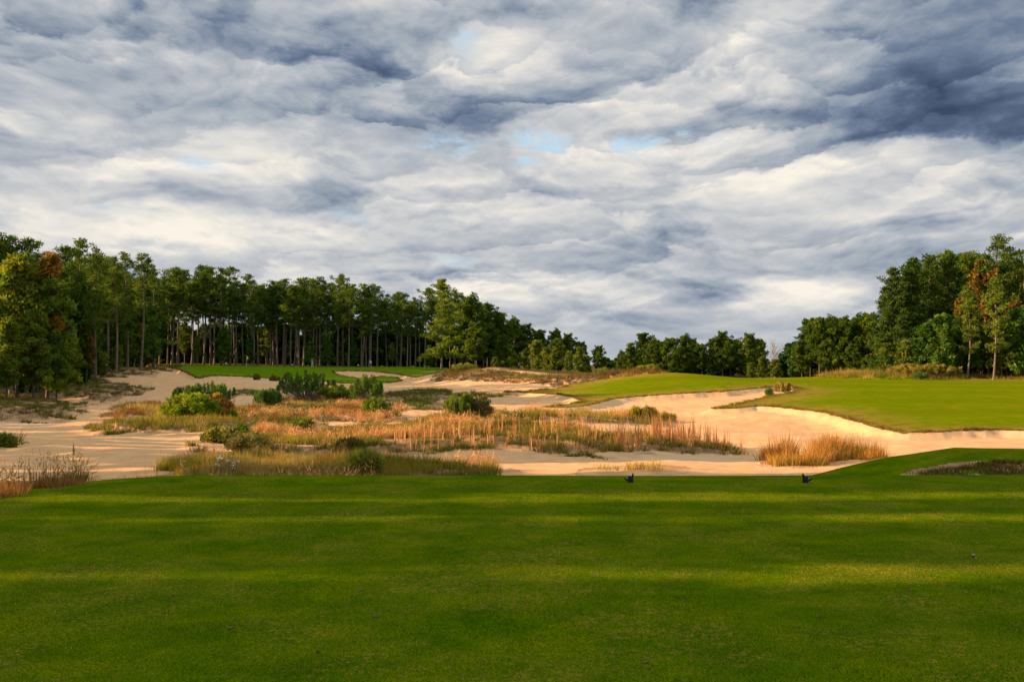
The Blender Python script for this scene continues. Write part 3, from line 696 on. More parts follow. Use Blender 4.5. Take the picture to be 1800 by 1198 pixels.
for i, (u, D, top) in enumerate([(1410, 205, 600), (1424, 208, 566), (1440, 200, 562), (1458, 206, 560), (1478, 198, 562), (1496, 204, 566), (1514, 200, 558), (1528, 196, 556), (1452, 188, 600), (1500, 186, 605)]):
    x, y = pt(u, D); plant('full%d' % (i % 3), x, y, hfor(u, D, top), '%s dark pine from the left in the clump before the big right wood' % ORD[i], 'pine tree', 'dark pines left of the big right wood')
for i in range(12):
    u = 1395 + i * 14; D = 215 + RND.uniform(0, 15); x, y = pt(u, D)
    plant('under%d' % (i % 2), x, y, 7.5, 'dark undergrowth tree behind the clump of pines right of the gap', 'tree', 'undergrowth behind the right clump', wide=1.3)
# big right wood
for i, (k, u, D, top, lab) in enumerate([
    ('cone0', 1572, 158, 466, 'tall pine with level layered branches at the left end of the right wood'), ('cone1', 1600, 160, 450, 'dense layered pine second in the right wood'),
    ('cone2', 1635, 162, 442, 'broad dark layered pine in the right wood'), ('cone0', 1668, 164, 436, 'tall dark pine left of the rusty tree'),
    ('pine3', 1700, 166, 440, 'tall dark pine behind the rusty tree'), ('pine1', 1745, 160, 410, 'tallest pine of the right wood with a tufted top'),
    ('pine4', 1770, 165, 432, 'dark pine right of the tallest tufted pine'), ('pine5', 1800, 158, 434, 'dark pine at the right edge of the picture'),
    ('rust0', 1738, 152, 455, 'rusty red leaved tree under the tufted pine'), ('thin0', 1746, 143, 484, 'slim sunlit green pine with a pale bare trunk at the right'),
    ('thin0', 1700, 146, 500, 'thin yellowish tree with a pale forked trunk left of the slim pine'), ('broad0', 1655, 148, 555, 'rounded bright green tree under the layered pines'),
    ('broad1', 1625, 150, 570, 'rounded green tree at the foot of the layered pines'), ('broad2', 1690, 150, 560, 'green leafy tree behind the thin yellowish trunk'),
    ('broad3', 1790, 147, 545, 'leafy green tree at the right edge'), ('cone1', 1552, 166, 560, 'short layered pine at the very left of the right wood'),
    ('olive1', 1590, 152, 600, 'bushy olive pine at the left foot of the right wood'), ('olive2', 1560, 156, 606, 'bushy olive pine beside the dark clump'),
    ('broad0', 1770, 148, 590, 'low leafy tree right of the slim pine'), ('autumn1', 1725, 150, 570, 'olive leafy tree between the two pale trunks'),
    ('rust0', 1690, 155, 520, 'rusty brown tree low behind the thin yellowish trunk'), ('rust0', 1775, 151, 520, 'rusty brown tree between the slim pine and the right edge'),
    ('autumn1', 1668, 149, 610, 'low golden green tree at the foot of the layered pines'), ('autumn1', 1760, 147, 560, 'yellowish leafy tree right of the slim pine'),
    ('cone2', 1825, 160, 430, 'layered pine just past the right edge'), ('full1', 1720, 170, 470, 'dense dark pine deep in the right wood'),
    ('full2', 1780, 172, 470, 'dense dark pine deep behind the right edge trees'), ('full0', 1650, 172, 470, 'dense dark pine deep behind the layered pines'),
    ('full1', 1610, 172, 480, 'dense pine hidden behind the second layered pine'), ('full2', 1690, 174, 455, 'dense pine behind the rusty tree'),
    ('under0', 1700, 156, 590, 'dark undergrowth tree behind the pale forked trunk'), ('under1', 1745, 156, 590, 'dark undergrowth tree behind the slim pine'),
    ('under0', 1785, 154, 600, 'dark undergrowth tree by the right edge'), ('under1', 1660, 158, 600, 'dark undergrowth tree below the layered pines'),
    ('under0', 1820, 152, 590, 'undergrowth tree just past the right edge'), ('broad2', 1845, 150, 520, 'leafy tree past the right edge'),
    ('cone2', 1556, 160, 500, 'layered pine leaning out at the left end of the right wood'), ('cone1', 1585, 154, 540, 'lower layered pine before the left end of the right wood'),
    ('pine2', 1880, 160, 425, 'tall pine past the right edge')]):
    x, y = pt(u, D); plant(k, x, y, hfor(u, D, top), lab, 'tree')
# trees to the left of the tee, beyond the frame: they throw the long shade over the tee and the near sand
def side(lst, lab, grp):
    for k, x, y, H, wd in lst: plant(k, x, y, H, lab, 'tree', grp, wide=wd)
def yrow(y0, y1, step, x, tx=0.0):
    """tree positions whose shadows reach the turf between y0 and y1 at x = tx"""
    n = max(1, int(round((y1 - y0) / step))); return [y0 + (y1 - y0) * (j + .5) / n - (tx - x) * math.tan(SUN_K) for j in range(n)]
scr = []
for y0, y1 in ((-14, 9.25), (9.8, 12.85), (13.15, 14.5), (15.4, 35.2)):
    w_ = y1 - y0; m_ = min(1.3, w_ / 2)
    for x_, st_ in ((-34, 1.75), (-39, 1.9)):
        n_ = max(1, int(math.ceil((w_ - 2 * m_) / st_)) + 1)
        for j in range(n_):
            y = (y0 + m_ + (w_ - 2 * m_) * (j / (n_ - 1) if n_ > 1 else .5)) + x_ * math.tan(SUN_K)
            scr.append(('screen%d' % (j % 3), x_ - (j * 7 % 3) * .5, y, 18.5 if y < 16 else 27, 1.0 if w_ > 1.5 else .55))
side(scr, 'slender leafy tree beside the tee outside the left edge of the picture', 'trees left of the tee')
scr = [('screen%d' % (j % 3), -50 - (j % 2) * 3, y, 12.5, 1.15) for j, y in enumerate(yrow(35.5, 42.3, 1.9, -50, -10))]
scr += [('screen%d' % (j % 3), -50 - (j % 2) * 3, y, 18.5, 1.15) for j, y in enumerate(yrow(43.2, 48.5, 1.8, -50, 5))]
scr += [('screen%d' % (j % 3), -62 - (j % 2) * 5, y, 13.5, 1.5) for j, y in enumerate(yrow(48.5, 63, 1.9, -62, -15))]
scr += [('screen%d' % (j % 3), -75 - (j % 2) * 4, y, 13.5, 1.6) for j, y in enumerate(yrow(63, 92, 2.1, -75, -28))]
scr += [('full%d' % (j % 3), -(.545 * (100 + 4 * j) + 3 + (j % 3) * 4), 100 + 4 * j, 19, 1.0) for j in range(13)]
side(scr, 'slender tree along the sandy waste outside the left edge of the picture', 'trees left of the waste')
side([('pine%d' % (i % 7), -85 - (i * 7 % 19), 92 + i * 5.5, 17, 1.2) for i in range(11)],
     'pine of the left wood outside the left edge of the picture', 'pines left of the frame')

# ------------------------------------------------------------------ wild grass
WIRE = [(.15, .13, .03), (.10, .11, .025), (.22, .17, .05), (.08, .085, .022)]
BROOM = [(.58, .29, .20), (.48, .22, .15), (.60, .35, .25), (.42, .21, .12), (.46, .17, .12)]
TAN = [(.46, .29, .14), (.36, .22, .10), (.52, .34, .19), (.26, .19, .06)]
GOLD = [(.26, .20, .03), (.20, .18, .03), (.32, .22, .04)]
REDS = [(.24, .08, .04), (.30, .12, .05), (.17, .07, .03), (.20, .14, .04)]
HEATH = [(.12, .07, .05), (.09, .06, .045), (.13, .10, .04), (.16, .08, .05)]
LOWG = [(.075, .10, .02), (.10, .12, .025), (.13, .12, .03)]
def sample_poly(rng, poly, n):
    lo, hi = poly.min(0), poly.max(0); out = []
    tot = 0
    while tot < n:
        p = lo + rng.random((n * 2, 2)) * (hi - lo); s = sdf(poly, p[:, 0], p[:, 1], 5); jj = fbm(p[:, 0] * .6, p[:, 1] * .6, 9, 3) * 1.1
        p = p[s + jj > 0.0]; out.append(p); tot += len(p)
        if len(p) == 0: break
    return np.vstack(out)[:n]
def poly_area(p): x, y = p[:, 0], p[:, 1]; return .5 * abs(np.dot(x, np.roll(y, 1)) - np.dot(y, np.roll(x, 1)))
def blades(rng, p, h, w, lean, cols, per, spread, seg=1):
    """tufts of blades: p (n,3) tuft bases"""
    n = len(p) * per; b = np.repeat(p, per, 0); an = rng.random(n) * 6.2832; rad = rng.random(n) * np.repeat(spread, per)
    out = np.stack([np.cos(an), np.sin(an), np.zeros(n)], 1)
    b = b + out * rad[:, None]; hh = np.repeat(h, per) * rng.uniform(.55, 1.1, n); ll = lean * hh * rng.uniform(.3, 1.5, n)
    fa = rng.random(n) * 6.2832; sd2 = np.stack([np.cos(fa), np.sin(fa), np.zeros(n)], 1) * (w * rng.uniform(.6, 1.4, n))[:, None] * .5
    tip = b + out * ll[:, None]; tip[:, 2] += hh
    cc = np.repeat(cols, per, 0) * rng.uniform(.75, 1.25, n)[:, None]
    if seg == 1:
        V = np.stack([b - sd2, b + sd2, tip], 1).reshape(-1, 3); return V, np.arange(3 * n).reshape(-1, 3), np.repeat(cc, 3, 0)
    mid = b + out * (ll * .35)[:, None]; mid[:, 2] += hh * .6
    V = np.stack([b - sd2, b + sd2, mid + sd2 * .7, mid - sd2 * .7, tip], 1).reshape(-1, 3)
    i0 = np.arange(n)[:, None] * 5
    Fc = np.concatenate([i0 + [0, 1, 2], i0 + [0, 2, 3], i0 + [3, 2, 4]], 0)
    return V, Fc, np.repeat(cc, 5, 0)
def grass(name, region, label, dens, specs, seed):
    """specs: (share, palette, height, width, lean, blades, noise seed) ; patches of each kind follow noise"""
    rng = np.random.default_rng(seed); poly = ROUGH[region] if isinstance(region, str) else region
    n = max(12, int(poly_area(poly) * dens)); p2 = sample_poly(rng, poly, n)
    if isinstance(region, str) and name == 'wild_grass' and region not in ('right_island', 'bank_weeds', 'small_tuft_row'):
        hole = fbm(p2[:, 0] * .33, p2[:, 1] * .33 + 40, 91, 3); p2 = p2[hole + rng.normal(size=len(p2)) * .05 < .27]; n = len(p2)
    z = land(p2[:, 0], p2[:, 1]); sdv = sdf(poly, p2[:, 0], p2[:, 1], 5)
    acc = Acc(); k = len(specs)
    sc = np.stack([fbm(p2[:, 0] * .22 + 7 * i, p2[:, 1] * .45, 50 + i, 3) + rng.normal(size=n) * .13 + specs[i][0] for i in range(k)], 1)
    pick = sc.argmax(1)
    if isinstance(region, str) and region in ('main_field', 'right_strip', 'long_strip'): pick[(sdv < 1.0 + rng.random(n) * 1.0) & (rng.random(n) < .8)] = 0 if specs[0][1] is WIRE else 1
    for i, (sh, pal, h, w, lean, per) in enumerate(specs):
        m = pick == i; c = int(m.sum())
        if c == 0: continue
        P3 = np.column_stack([p2[m], z[m] - .03]); hh = h * (.7 + .6 * rng.random(c)) * (.45 + 1.0 * np.clip(fbm(P3[:, 0] * .55, P3[:, 1] * .55, 77, 3) + .55, 0, 1.3))
        cols = palette(rng, pal, c); g_ = .16 + h * .14
        acc.add(*blades(rng, P3, hh, w, lean, cols, per, np.full(c, g_)))
        if pal is BROOM:                        # feathery seed heads
            tops = P3 + np.column_stack([rng.normal(size=(c, 2)) * .10, hh * .78])
            acc.add(*leaves(rng, tops, np.full(c, .16), 7, .15, cols * 1.1, flat=1.6, up=.8, asp=.22))
    return tag(obj(name, acc.mesh(name, M_GRASS, smooth=False)), label, 'grass', kind='stuff')
wire = lambda s, h=.42: (s, WIRE, h, .030, .55, 16)
broom = lambda s, h=.85: (s, BROOM, h, .026, .22, 12)
tan_ = lambda s, h=.5: (s, TAN, h, .030, .40, 14)
gold = lambda s, h=.5: (s, GOLD, h, .034, .45, 14)
red = lambda s, h=.4: (s, REDS, h, .034, .45, 14)
low = lambda s, h=.28: (s, LOWG, h, .04, .7, 14)
heath = lambda s, h=.3: (s, HEATH, h, .045, .6, 14)
G = [('wild_grass', 'main_field', 'large field of pinkish tan broom grass across the middle of the sand', 20, [wire(.06, .34), broom(.12, .46), tan_(.08, .38), gold(.0, .38), red(.04, .38), heath(.0, .34)]),
     ('wild_grass', 'pink_field', 'pink grass field between the sand and the young pine bushes', 10, [broom(.09, .42), tan_(.04, .36), wire(.03, .34), red(.0, .35), heath(.0, .34)]),
     ('wild_grass', 'long_strip', 'narrow strip of brown and orange grass below the red and yellow bush', 9, [wire(.05), tan_(.0), red(.05), gold(-.05)]),
     ('wild_grass', 'shrub_mat', 'brown grass mat around the foot of the red and yellow bush', 7, [wire(.05), red(.08), tan_(.0)]),
     ('wild_grass', 'right_strip', 'long strip of tawny grass on the pink sand right of centre', 9, [gold(.06), wire(.02), tan_(.05), broom(-.05, .6)]),
     ('wild_grass', 'tee_strip', 'thick mixed grass on the slope just beyond the tee left of centre', 34, [(.05, WIRE, .42, .018, .4, 20), (.06, TAN, .5, .018, .3, 18), (-.0, REDS, .42, .018, .3, 18), (.02, GOLD, .42, .02, .35, 18), (-.02, BROOM, .6, .016, .2, 14)]),
     ('wild_grass', 'small_tuft_row', 'low straw grass showing over the tee edge left of the left tee marker', 9, [tan_(.1, .35), gold(0, .35)]),
     ('wild_grass', 'right_island', 'round island of rusty orange grass alone on the right hand sand', 26, [(.2, [(.42, .15, .06), (.34, .11, .05), (.26, .15, .04)], .8, .03, .4, 14), gold(.02, .65), (.10, [(.45, .22, .08), (.38, .17, .06)], .8, .03, .3, 14), wire(-.08, .6)]),
     ('wild_grass', 'left_bank', 'dull brown grass at the foot of the leafy trees on the left', 6, [wire(.05), heath(.05), low(0)]),
     ('wild_grass', 'left_slope', 'green grey grass patch on the slope above the sandy track', 5, [low(.08), heath(.0), wire(.02)]),
     ('heath', 'dark_heath', 'dark purple brown heath under the pines at the left', 4, [heath(.15), low(-.1)]),
     ('heath', 'heath_top', 'dark green low growth at the left tip of the far green', 5, [low(.1, .45), heath(.1)]),
     ('wild_grass', 'green_strip_back', 'dark green grass strip in front of the far bunker', 5, [low(.1, .4), heath(.0), wire(.02)]),
     ('wild_grass', 'green_strip_mid', 'short green strip between the two back sand tongues', 6, [low(.1), wire(.05)]),
     ('wild_grass', 'small_green', 'small green tuft row right of the dark green strip', 7, [low(.1, .4), wire(.0)]),
     ('wild_grass', 'small_tan', 'small tan grass row at the left tip of the fairway', 7, [wire(.1, .4), tan_(.0)]),
     ('wild_grass', 'green_strip_right', 'small green strip behind the grey green bush at centre', 7, [wire(.1), low(.05)]),
     ('heath', 'ridge_heath', 'brown and gold heath on the ridge right of the far green', 4, [heath(.1, .5), wire(.0, .6), red(-.02), gold(-.02)]),
     ('heath', 'red_hump', 'red brown heath on the hump left of the fairway crest', 4, [red(.12, .6), heath(.08, .6), gold(-.08)]),
     ('wild_grass', 'right_ridge', 'orange and gold rough grass below the big right wood', 3.5, [red(.06, .8), gold(.08, .8), wire(.02, .8), tan_(.0, .8)]),
     ('wild_grass', 'back_patch', 'olive grass patch on the sand behind the bush', 5, [low(.1), wire(.0)]),
     ('wild_grass', 'edge_tuft_left', 'green brown grass tuft cut by the left edge of the sand', 9, [low(.1, .6), wire(.0, .6)]),
     ('wild_grass', 'bank_weeds', 'red brown weeds growing up over the left shoulder of the tee', 90, [(.16, [(.42, .15, .08), (.34, .11, .06)], .24, .012, .35, 34), (.05, [(.36, .16, .08), (.28, .12, .06)], .22, .014, .45, 34), (.02, LOWG, .30, .02, .5, 30), (-.15, BROOM, .36, .010, .2, 16)])]
for i, (nm, reg, lab, dens, sp) in enumerate(G): grass(nm, reg, lab, dens, sp, 500 + i)
def turf_blades():
    rng = np.random.default_rng(77); n = 300000
    y = 4.2 + (17.6 - 4.2) * rng.random(n) ** 1.05; x = (rng.random(n) - .5) * 1.12 * y
    m = sdf(GT, x, y, 5) > .1; x = x[m]; y = y[m]; n = len(x); z = land(x, y)
    dry = fbm(x * .9, y * .9, 61, 4) + fbm(x * 7, y * 7, 62, 2) * .8 + rng.normal(size=n) * .25; g = rng.random(n)[:, None]
    c = np.array([(.042, .095, .001)]) * (1 - g) + np.array([(.165, .195, .002)]) * g
    c = np.where((dry > .32)[:, None], np.array([(.26, .185, .04)]) * (.6 + .8 * g), c); c = np.where((dry < -.55)[:, None], c * .45, c)
    acc = Acc(); acc.add(*blades(rng, np.column_stack([x, y, z - .002]), np.full(n, .020), .0048, .9, c, 1, np.zeros(n)))
    tag(obj('mown_grass', acc.mesh('mown_grass', M_GRASS, smooth=False)), 'short mown grass blades covering the tee in the foreground', 'grass', kind='stuff')
turf_blades()
def fringe(name, poly, lo, hi, per_m, h, w, pal, label, seed, key):
    rng = np.random.default_rng(seed); P_ = []
    for i in range(len(poly)):
        a, b = poly[i], poly[(i + 1) % len(poly)]; L = float(np.hypot(*(b - a)))
        if min(a[1], b[1]) < lo or max(a[1], b[1]) > hi or max(abs(a[0]), abs(b[0])) > 75 or L < 1e-3: continue
        k = max(1, int(L * per_m)); P_.append(a + (b - a) * rng.random((k, 1)) + rng.normal(size=(k, 2)) * .45)
    p = np.vstack(P_); r = land(p[:, 0], p[:, 1], True); sd_v = {'B': r[6], 'A': r[5], 'T': r[4]}[key]
    m = (sd_v > -.22) & (sd_v < .30); p = p[m]; z = r[0][m]; n = len(p); acc = Acc()
    hh = h * (.4 + 1.2 * np.clip(fbm(p[:, 0] * .8, p[:, 1] * .8, 33, 2) + .5, 0, 1))
    acc.add(*blades(rng, np.column_stack([p, z - .02]), hh, w, .8, palette(rng, pal, n), 9, np.full(n, .12)))
    tag(obj(name, acc.mesh(name, M_GRASS, smooth=False)), label, 'grass', kind='stuff')
EDGE = [(.22, .12, .04), (.15, .08, .03), (.26, .19, .04), (.13, .13, .02)]
fringe('turf_fringe', GB, 50, 128, 34, .17, .035, EDGE, 'ragged brown grass hanging along the lips of the fairway bunkers', 71, 'B')
fringe('turf_fringe', GA, 120, 200, 14, .20, .06, EDGE, 'ragged brown grass along the lips of the bunkers below the far green', 72, 'A')
fringe('turf_fringe', GT, 9, 19, 160, .035, .006, [(.05, .09, .004), (.10, .12, .01), (.14, .11, .02)], 'slightly longer grass along the far edge of the tee', 73, 'T')
grass('bank_grass', GF, 'dark brown grass hanging over the sand scar in the right mound', 140, [(.1, [(.12, .06, .03), (.08, .045, .02), (.15, .085, .035)], .13, .02, .6, 18), (-.1, LOWG, .12, .02, .6, 18)], 640)
# thin upright stalks
def stalks(region, n, h, label, seed, pal=REDS, w=.016):
    rng = np.random.default_rng(seed); poly = poly_img(region); p2 = sample_poly(rng, poly, n); z = land(p2[:, 0], p2[:, 1])
    P3 = np.column_stack([p2, z]); hh = rng.uniform(.55, 1.15, n) * h; c = palette(rng, pal, n); acc = Acc()
    acc.add(*blades(rng, P3, hh, w * 1.6, .10, c, 3, np.full(n, .05), seg=2))
    f = rng.uniform(.62, .92, n); tops = P3 + np.column_stack([rng.normal(size=(n, 2)) * .03, hh * .8])
    acc.add(*leaves(rng, tops, np.full(n, .035 * h + .012), 10, .032 + w, c * 1.1, flat=4.0, up=1.4, asp=.22))
    return tag(obj('grass_stalks', acc.mesh('grass_stalks', M_GRASS, smooth=False)), label, 'grass', kind='stuff')
stalks([(-40, 0, 16.2), (100, 0, 17.4), (270, 0, 18.9), (270, 0, 21.5), (-40, 0, 18.5)], 260, .6, 'thin red stalks standing over the sand at the left shoulder of the tee', 601, REDS + TAN[:1], .006)
stalks([(260, 0, 29), (640, 0, 30), (640, 0, 35), (260, 0, 34)], 130, .95, 'thin orange stalks rising from the grass beyond the tee left of centre', 602, REDS + BROOM, .008)
stalks([(1080, 792), (1300, 789), (1280, 778), (1100, 776)], 170, 1.5, 'row of tall pinkish stalks at the right end of the broom grass field', 603, [(.40, .17, .12), (.46, .22, .15)], .022)
stalks([(700, 789), (1080, 790), (1060, 770), (700, 772)], 170, 1.15, 'pink stalks scattered through the middle of the broom grass field', 604, BROOM, .02)
stalks([(1378, 806), (1396, 812), (1400, 800), (1384, 798)], 7, 1.9, 'few tall thin stalks at the left end of the rusty grass island', 605, [(.30, .13, .09)], .02)
stalks([(1425, 802), (1500, 806), (1500, 800), (1430, 797)], 26, 1.2, 'stalks standing out of the rusty grass island', 606, REDS, .018)

# ------------------------------------------------------------------ bushes
def make_bush(name, H, R, seed, pal, under=None, style='candle', per=34, shoots=70):
    rng = np.random.default_rng(seed); st = Acc(); lf = Acc(); lw = Acc()
    cents = []; base = []
    for i in range(shoots):
        an = rng.random() * 6.283; r = R * math.sqrt(rng.random()); zt = H * (.62 + .38 * (1 - (r / R) ** 2)) * rng.uniform(.62, 1.18)
        e = np.array([math.cos(an) * r, math.sin(an) * r, zt]); p0 = np.array([math.cos(an) * r * .08, math.sin(an) * r * .08, -.1])
        m = np.array([e[0] * .62, e[1] * .62, zt * .45]); st.add(*tube([p0, m, e], [.035, .025, .012], 4))
        cents.append(e); base.append(m + (e - m) * .35)
    cents = np.array(cents); base = np.array(base); cols = palette(rng, pal, len(cents))
    if style == 'candle':
        for k in range(3):
            c = cents - np.array([0, 0, .15 * k * H / 1.5]) * 1.0
            lf.add(*leaves(rng, c, np.full(len(c), .07 + .05 * k), per, .20, cols, flat=2.4, up=1.4, asp=.22))
    else:
        lf.add(*leaves(rng, cents, np.full(len(cents), .27), per * 2, .15, cols, flat=.75, up=.3, asp=.6))
    lw.add(*leaves(rng, base, np.full(len(base), .20), int(per * .9), .15, palette(rng, under or pal, len(base)), flat=.8, up=.2, asp=.5))
    root = empty(name, (0, 0, 0)); obj('stems', st.mesh('stems', M_TWIG), root); obj('foliage', lf.mesh('foliage', M_SHRUB, smooth=False), root)
    obj('lower_foliage', lw.mesh('lower_foliage', M_SHRUB, smooth=False), root); root['H'] = H; return root
YG = [(.18, .20, .012), (.11, .15, .012), (.24, .23, .015), (.07, .11, .012)]; DG = [(.045, .095, .018), (.07, .125, .02), (.035, .075, .018)]; MG = [(.07, .11, .02), (.10, .13, .025)]
def bush(u, v, H, R, seed, pal, label, under=None, style='candle', shoots=70, D=None, name='bush', per=34):
    if D is None: x, y = cast(u, v)
    else: x, y = pt(u, D)
    b = make_bush(name, H, R, seed, pal, under, style, per, shoots); b.location = (x, y, ground_z(x, y) - .04)
    return tag(b, label, 'bush')
bush(335, 738, 1.9, 2.1, 1, YG, 'big spreading bush, yellow green on top and rusty red at its right', under=[(.26, .09, .03), (.20, .10, .03), (.12, .10, .03)], style='leaf', shoots=150)
bush(378, 734, 1.75, 1.2, 2, [(.30, .10, .03), (.24, .09, .03), (.20, .13, .03)], 'rusty red bush leaning against the big yellow green bush', under=RUST, style='leaf', shoots=80)
bush(366, 716, 2.0, 2.4, 3, DG, 'dark green young pine bush behind the yellow and red bush', shoots=90, name='young_pine')
bush(322, 712, 1.3, .9, 4, DG, 'small dark pine bush left behind the yellow and red bush', shoots=34, name='young_pine')
bush(537, 708, 2.3, 2.9, 5, DG, 'wide dark green young pine bush with upright candles', under=[(.16, .08, .06), (.20, .09, .06), (.06, .09, .02)], shoots=120, name='young_pine')
bush(469, 720, 1.2, 1.15, 6, DG, 'low dark green bush in the pink grass left of the wide pine bush', shoots=60)
bush(645, 712, 2.3, 1.5, 7, MG + DG[:1], 'green young pine bush right of the wide dark one', shoots=70, name='young_pine')
bush(662, 728, 1.3, 1.1, 8, MG + YG[:1], 'mid green bush in front of the young pine right of centre left', shoots=54)
bush(590, 710, 1.0, 1.6, 9, YG + MG, 'low yellow green bush between the two young pines', style='leaf', shoots=70)
bush(810, 742, 1.6, 1.25, 10, [(.09, .12, .02), (.12, .15, .02), (.06, .09, .02)], 'round green bush at the centre of the broom grass', under=HEATH, shoots=80)
bush(843, 742, 1.5, .8, 11, HEATH + [(.10, .10, .03)], 'brown twiggy bush right of the round green bush', style='leaf', shoots=36)
bush(408, 735, .6, .35, 12, [(.05, .12, .02), (.07, .13, .02)], 'small bright green bush on the pink grass', shoots=20)
bush(424, 772, .7, .35, 13, MG, 'small green bush at the left end of the grass field', style='leaf', shoots=16)
bush(530, 762, .75, .7, 14, YG + MG, 'loose yellow green weed in the pale grass', style='leaf', shoots=18)
bush(390, 772, .7, .9, 15, WIRE + LOWG, 'dark rounded tussock at the left end of the broom grass field', style='leaf', shoots=50)
bush(432, 790, .6, 1.0, 16, WIRE + TAN, 'tawny rounded tussock behind the white flowers', style='leaf', shoots=50)
bush(616, 792, .6, .6, 17, [(.08, .07, .02), (.12, .10, .03)], 'dark brown green tussock at the front edge of the broom grass', shoots=50)
bush(645, 822, .5, .5, 18, YG + WIRE, 'yellow green tussock just beyond the tee', shoots=50, D=33)
bush(1375, 689, .9, .8, 19, WIRE + TAN, 'brown tuft at the right tip of the bunker', D=106)
bush(1352, 689, .5, .4, 20, DG, 'tiny dark green tuft on the bunker face', D=101, shoots=16)
bush(451, 666, .8, .6, 21, HEATH + LOWG, 'small dark tuft on the lip of the far left bunker', shoots=20)
bush(483, 667, .9, .8, 22, HEATH + LOWG, 'larger dark tuft right of the small one on the far bunker lip', shoots=24)
bush(505, 665, .8, .6, 23, LOWG, 'green tuft third along the far bunker lip', shoots=20)
bush(815, 650, 1.1, 2.4, 24, [(.20, .18, .03), (.14, .14, .03)], 'golden low bush on top of the heath ridge', style='leaf', shoots=70, D=166)
bush(1062, 655, 1.1, 1.6, 25, [(.16, .15, .03), (.10, .11, .03)], 'golden bush left end of the red brown hump', style='leaf', shoots=60, D=146)
bush(1130, 652, .8, .8, 26, [(.20, .18, .03), (.14, .13, .03)], 'round yellow bush near the fairway crest', style='leaf', shoots=30, D=134)
bush(1148, 654, .8, .8, 27, [(.20, .18, .03), (.14, .13, .03)], 'round yellow bush right of its twin on the fairway crest', style='leaf', shoots=30, D=133)
bush(1600, 660, 1.6, 3.2, 28, [(.20, .15, .03), (.13, .12, .03), (.24, .15, .04)], 'low golden mound of bushes before the right wood', style='leaf', shoots=110, D=149)
bush(1650, 662, 1.7, 3.0, 29, [(.15, .14, .03), (.10, .11, .03), (.22, .17, .03)], 'olive gold mound of bushes right of the golden one', style='leaf', shoots=100, D=147)
bush(1618, 664, .9, 1.0, 30, DG + MG, 'small green bush before the golden mounds', style='leaf', shoots=30, D=144)
bush(2, 786, .5, .5, 31, LOWG + MG, 'green bush cut by the left edge above the sand', style='leaf', shoots=44)
bush(1130, 736, .55, 1.1, 32, GOLD + WIRE, 'tawny tussock near the right end of the grass strip', shoots=50)
bush(1168, 733, .55, .8, 33, GOLD + LOWG, 'green gold tussock ending the grass strip', shoots=40)
# white flowers beyond the tee
def flowers():
    rng = np.random.default_rng(9)
    m = simple_mat('white_petals', (.62, .60, .46), .7)
    root = empty('wildflower', (*pt(398, 31.5), 0)); root.location.z = ground_z(*pt(398, 31.5)); st = Acc(); fl = Acc()
    for i in range(17):
        e = np.array([rng.uniform(-.42, .42), rng.uniform(-.3, .3), rng.uniform(.62, .95)]); st.add(*tube([[e[0] * .6, e[1] * .6, 0], e], [.008, .005], 4))
        for k in range(9):
            c = e + rng.normal(size=3) * .03; an = rng.random() * 6.28
            s = rng.uniform(.02, .035); Vv = np.array([c + [s * math.cos(an + a), s * math.sin(an + a), rng.normal() * .012] for a in (0, 1.57, 3.14, 4.71)])
            fl.add(Vv, np.array([[0, 1, 2, 3]]))
    obj('stems', st.mesh('stems', simple_mat('green_stems', (.08, .12, .03))), root); obj('flower_heads', fl.mesh('flower_heads', m, False), root)
    tag(root, 'cluster of small white flowers in the grass beyond the tee', 'wildflowers')
flowers()

# ------------------------------------------------------------------ flag, golfers, bench, tee markers, leaves
def flag():
    x, y = pt(433.5, 193); z = ground_z(x, y)
    r = empty('golf_flag', (x, y, z)); a = Acc(); a.add(*tube([[0, 0, -.1], [0, 0, 1.2], [0, 0, 2.35]], [.022, .02, .015], 8))
    obj('pole', a.mesh('pole', simple_mat('white_pole', (.7, .7, .66), .4)), r)
    V = []; nx, nz = 7, 9
    for i in range(nx):
        for j in range(nz):
            f = i / (nx - 1); g = j / (nz - 1); w = .34 * (1 - .35 * abs(g - .35))
            V.append((.02 + f * w, .05 * math.sin(f * 5 + g * 2), 2.3 - g * (.80) - f * .28 * (1 - g)))
    Fq = np.array([[i * nz + j, (i + 1) * nz + j, (i + 1) * nz + j + 1, i * nz + j + 1] for i in range(nx - 1) for j in range(nz - 1)])
    o = obj('flag_cloth', mesh_np('flag_cloth', V, [Fq], simple_mat('yellow_cloth', (.85, .50, .03), .7)), r)
    so = o.modifiers.new('thickness', 'SOLIDIFY'); so.thickness = .006
    tag(r, 'yellow flag on a thin white pole on the far green', 'golf flag')
flag()
def skin(name, verts, edges, radii, mat, parent, sub=2):
    me = bpy.data.meshes.new(name); me.from_pydata(verts, edges, []); o = bpy.data.objects.new(name, me); COL.objects.link(o)
    m = o.modifiers.new('skin', 'SKIN'); m.use_smooth_shade = True
    for v, r in zip(me.skin_vertices[0].data, radii): v.radius = r if isinstance(r, tuple) else (r, r)
    me.skin_vertices[0].data[0].use_root = True
    s = o.modifiers.new('sub', 'SUBSURF'); s.levels = sub; s.render_levels = sub
    dg = bpy.context.evaluated_depsgraph_get(); dg.update(); me2 = bpy.data.meshes.new_from_object(o.evaluated_get(dg))
    bpy.data.objects.remove(o); me2.name = name
    me2.materials.clear(); me2.materials.append(mat)
    for p in me2.polygons: p.use_smooth = True
    return obj(name, me2, parent)
M_SKIN = simple_mat('skin', (.42, .24, .17), .6); M_HAIR = simple_mat('dark_hair', (.04, .025, .015), .8)
